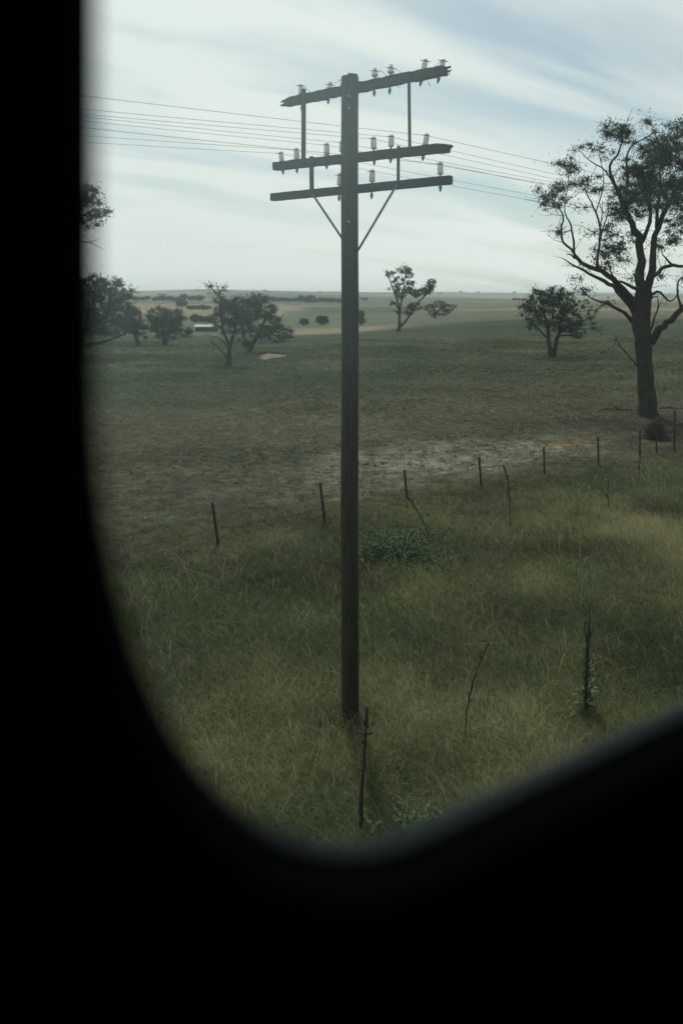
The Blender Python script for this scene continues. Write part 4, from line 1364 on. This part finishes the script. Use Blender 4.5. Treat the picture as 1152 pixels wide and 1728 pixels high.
# window glass, a 4 mm dusty tinted sheet with glare mixed in
def glass_mat():
    m, t, b = new_mat('dusty tinted carriage glass with glare')
    t.nodes.remove(b)
    o = t.nodes['Material Output']
    tr = nd(t, 'ShaderNodeBsdfTransparent'); tr.inputs['Color'].default_value = (0.875, 0.965, 0.95, 1)
    tl = nd(t, 'ShaderNodeBsdfRefraction'); tl.inputs['Color'].default_value = (0.70, 0.95, 0.97, 1); tl.inputs['IOR'].default_value = 1.7; tl.inputs['Roughness'].default_value = 0.7
    tcn = nd(t, 'ShaderNodeTexCoord')
    nz = nd(t, 'ShaderNodeTexNoise'); nz.inputs['Scale'].default_value = 7; nz.inputs['Detail'].default_value = 3
    t.links.new(tcn.outputs['Object'], nz.inputs['Vector'])
    r_ = nd(t, 'ShaderNodeMapRange'); r_.inputs['From Min'].default_value = .3; r_.inputs['From Max'].default_value = .7
    r_.inputs['To Min'].default_value = DUST_GLARE * .7; r_.inputs['To Max'].default_value = DUST_GLARE * 1.3
    t.links.new(nz.outputs['Fac'], r_.inputs['Value'])
    # veiling glare painted into the pane, strongest towards the rear upper corner of the pane
    sp = nd(t, 'ShaderNodeSeparateXYZ'); t.links.new(tcn.outputs['Object'], sp.inputs[0])
    gx = nd(t, 'ShaderNodeMapRange', interpolation_type='SMOOTHSTEP'); t.links.new(sp.outputs['X'], gx.inputs['Value'])
    gx.inputs['From Min'].default_value = .34; gx.inputs['From Max'].default_value = .06
    gz = nd(t, 'ShaderNodeMapRange', interpolation_type='SMOOTHSTEP'); t.links.new(sp.outputs['Z'], gz.inputs['Value'])
    gz.inputs['From Min'].default_value = EZ - .13; gz.inputs['From Max'].default_value = EZ + .09
    g_ = M(t, 'MULTIPLY_ADD', M(t, 'MULTIPLY', gx.outputs[0], gz.outputs[0]), 1.3, .25)
    mx = nd(t, 'ShaderNodeMixShader')
    t.links.new(M(t, 'MULTIPLY', r_.outputs[0], g_), mx.inputs[0])
    t.links.new(tr.outputs[0], mx.inputs[1]); t.links.new(tl.outputs[0], mx.inputs[2])
    t.links.new(mx.outputs[0], o.inputs['Surface'])
    return m
DUST_GLARE = 0.15
mb = MB(); r1 = ring(.002, .0105)
mb.v.extend(r1); mb.f.append(tuple(range(len(r1))))
MAT['glass'] = glass_mat()
mb.build('window_glass', MAT['glass'], car)

# ------------------------------------------------------------------ air
hz = MB(); hz.box((0, 0, 26), (23200, 23200, 110))
m, t, b = new_mat('pale even air')
t.nodes.remove(b)
pv = nd(t, 'ShaderNodeVolumePrincipled')
pv.inputs['Color'].default_value = (0.80, 0.90, 0.92, 1)
pv.inputs['Density'].default_value = 0.00012
pv.inputs['Anisotropy'].default_value = 0.2
t.links.new(pv.outputs[0], t.nodes['Material Output'].inputs['Volume'])
tag(hz.build('haze', m), kind='stuff')
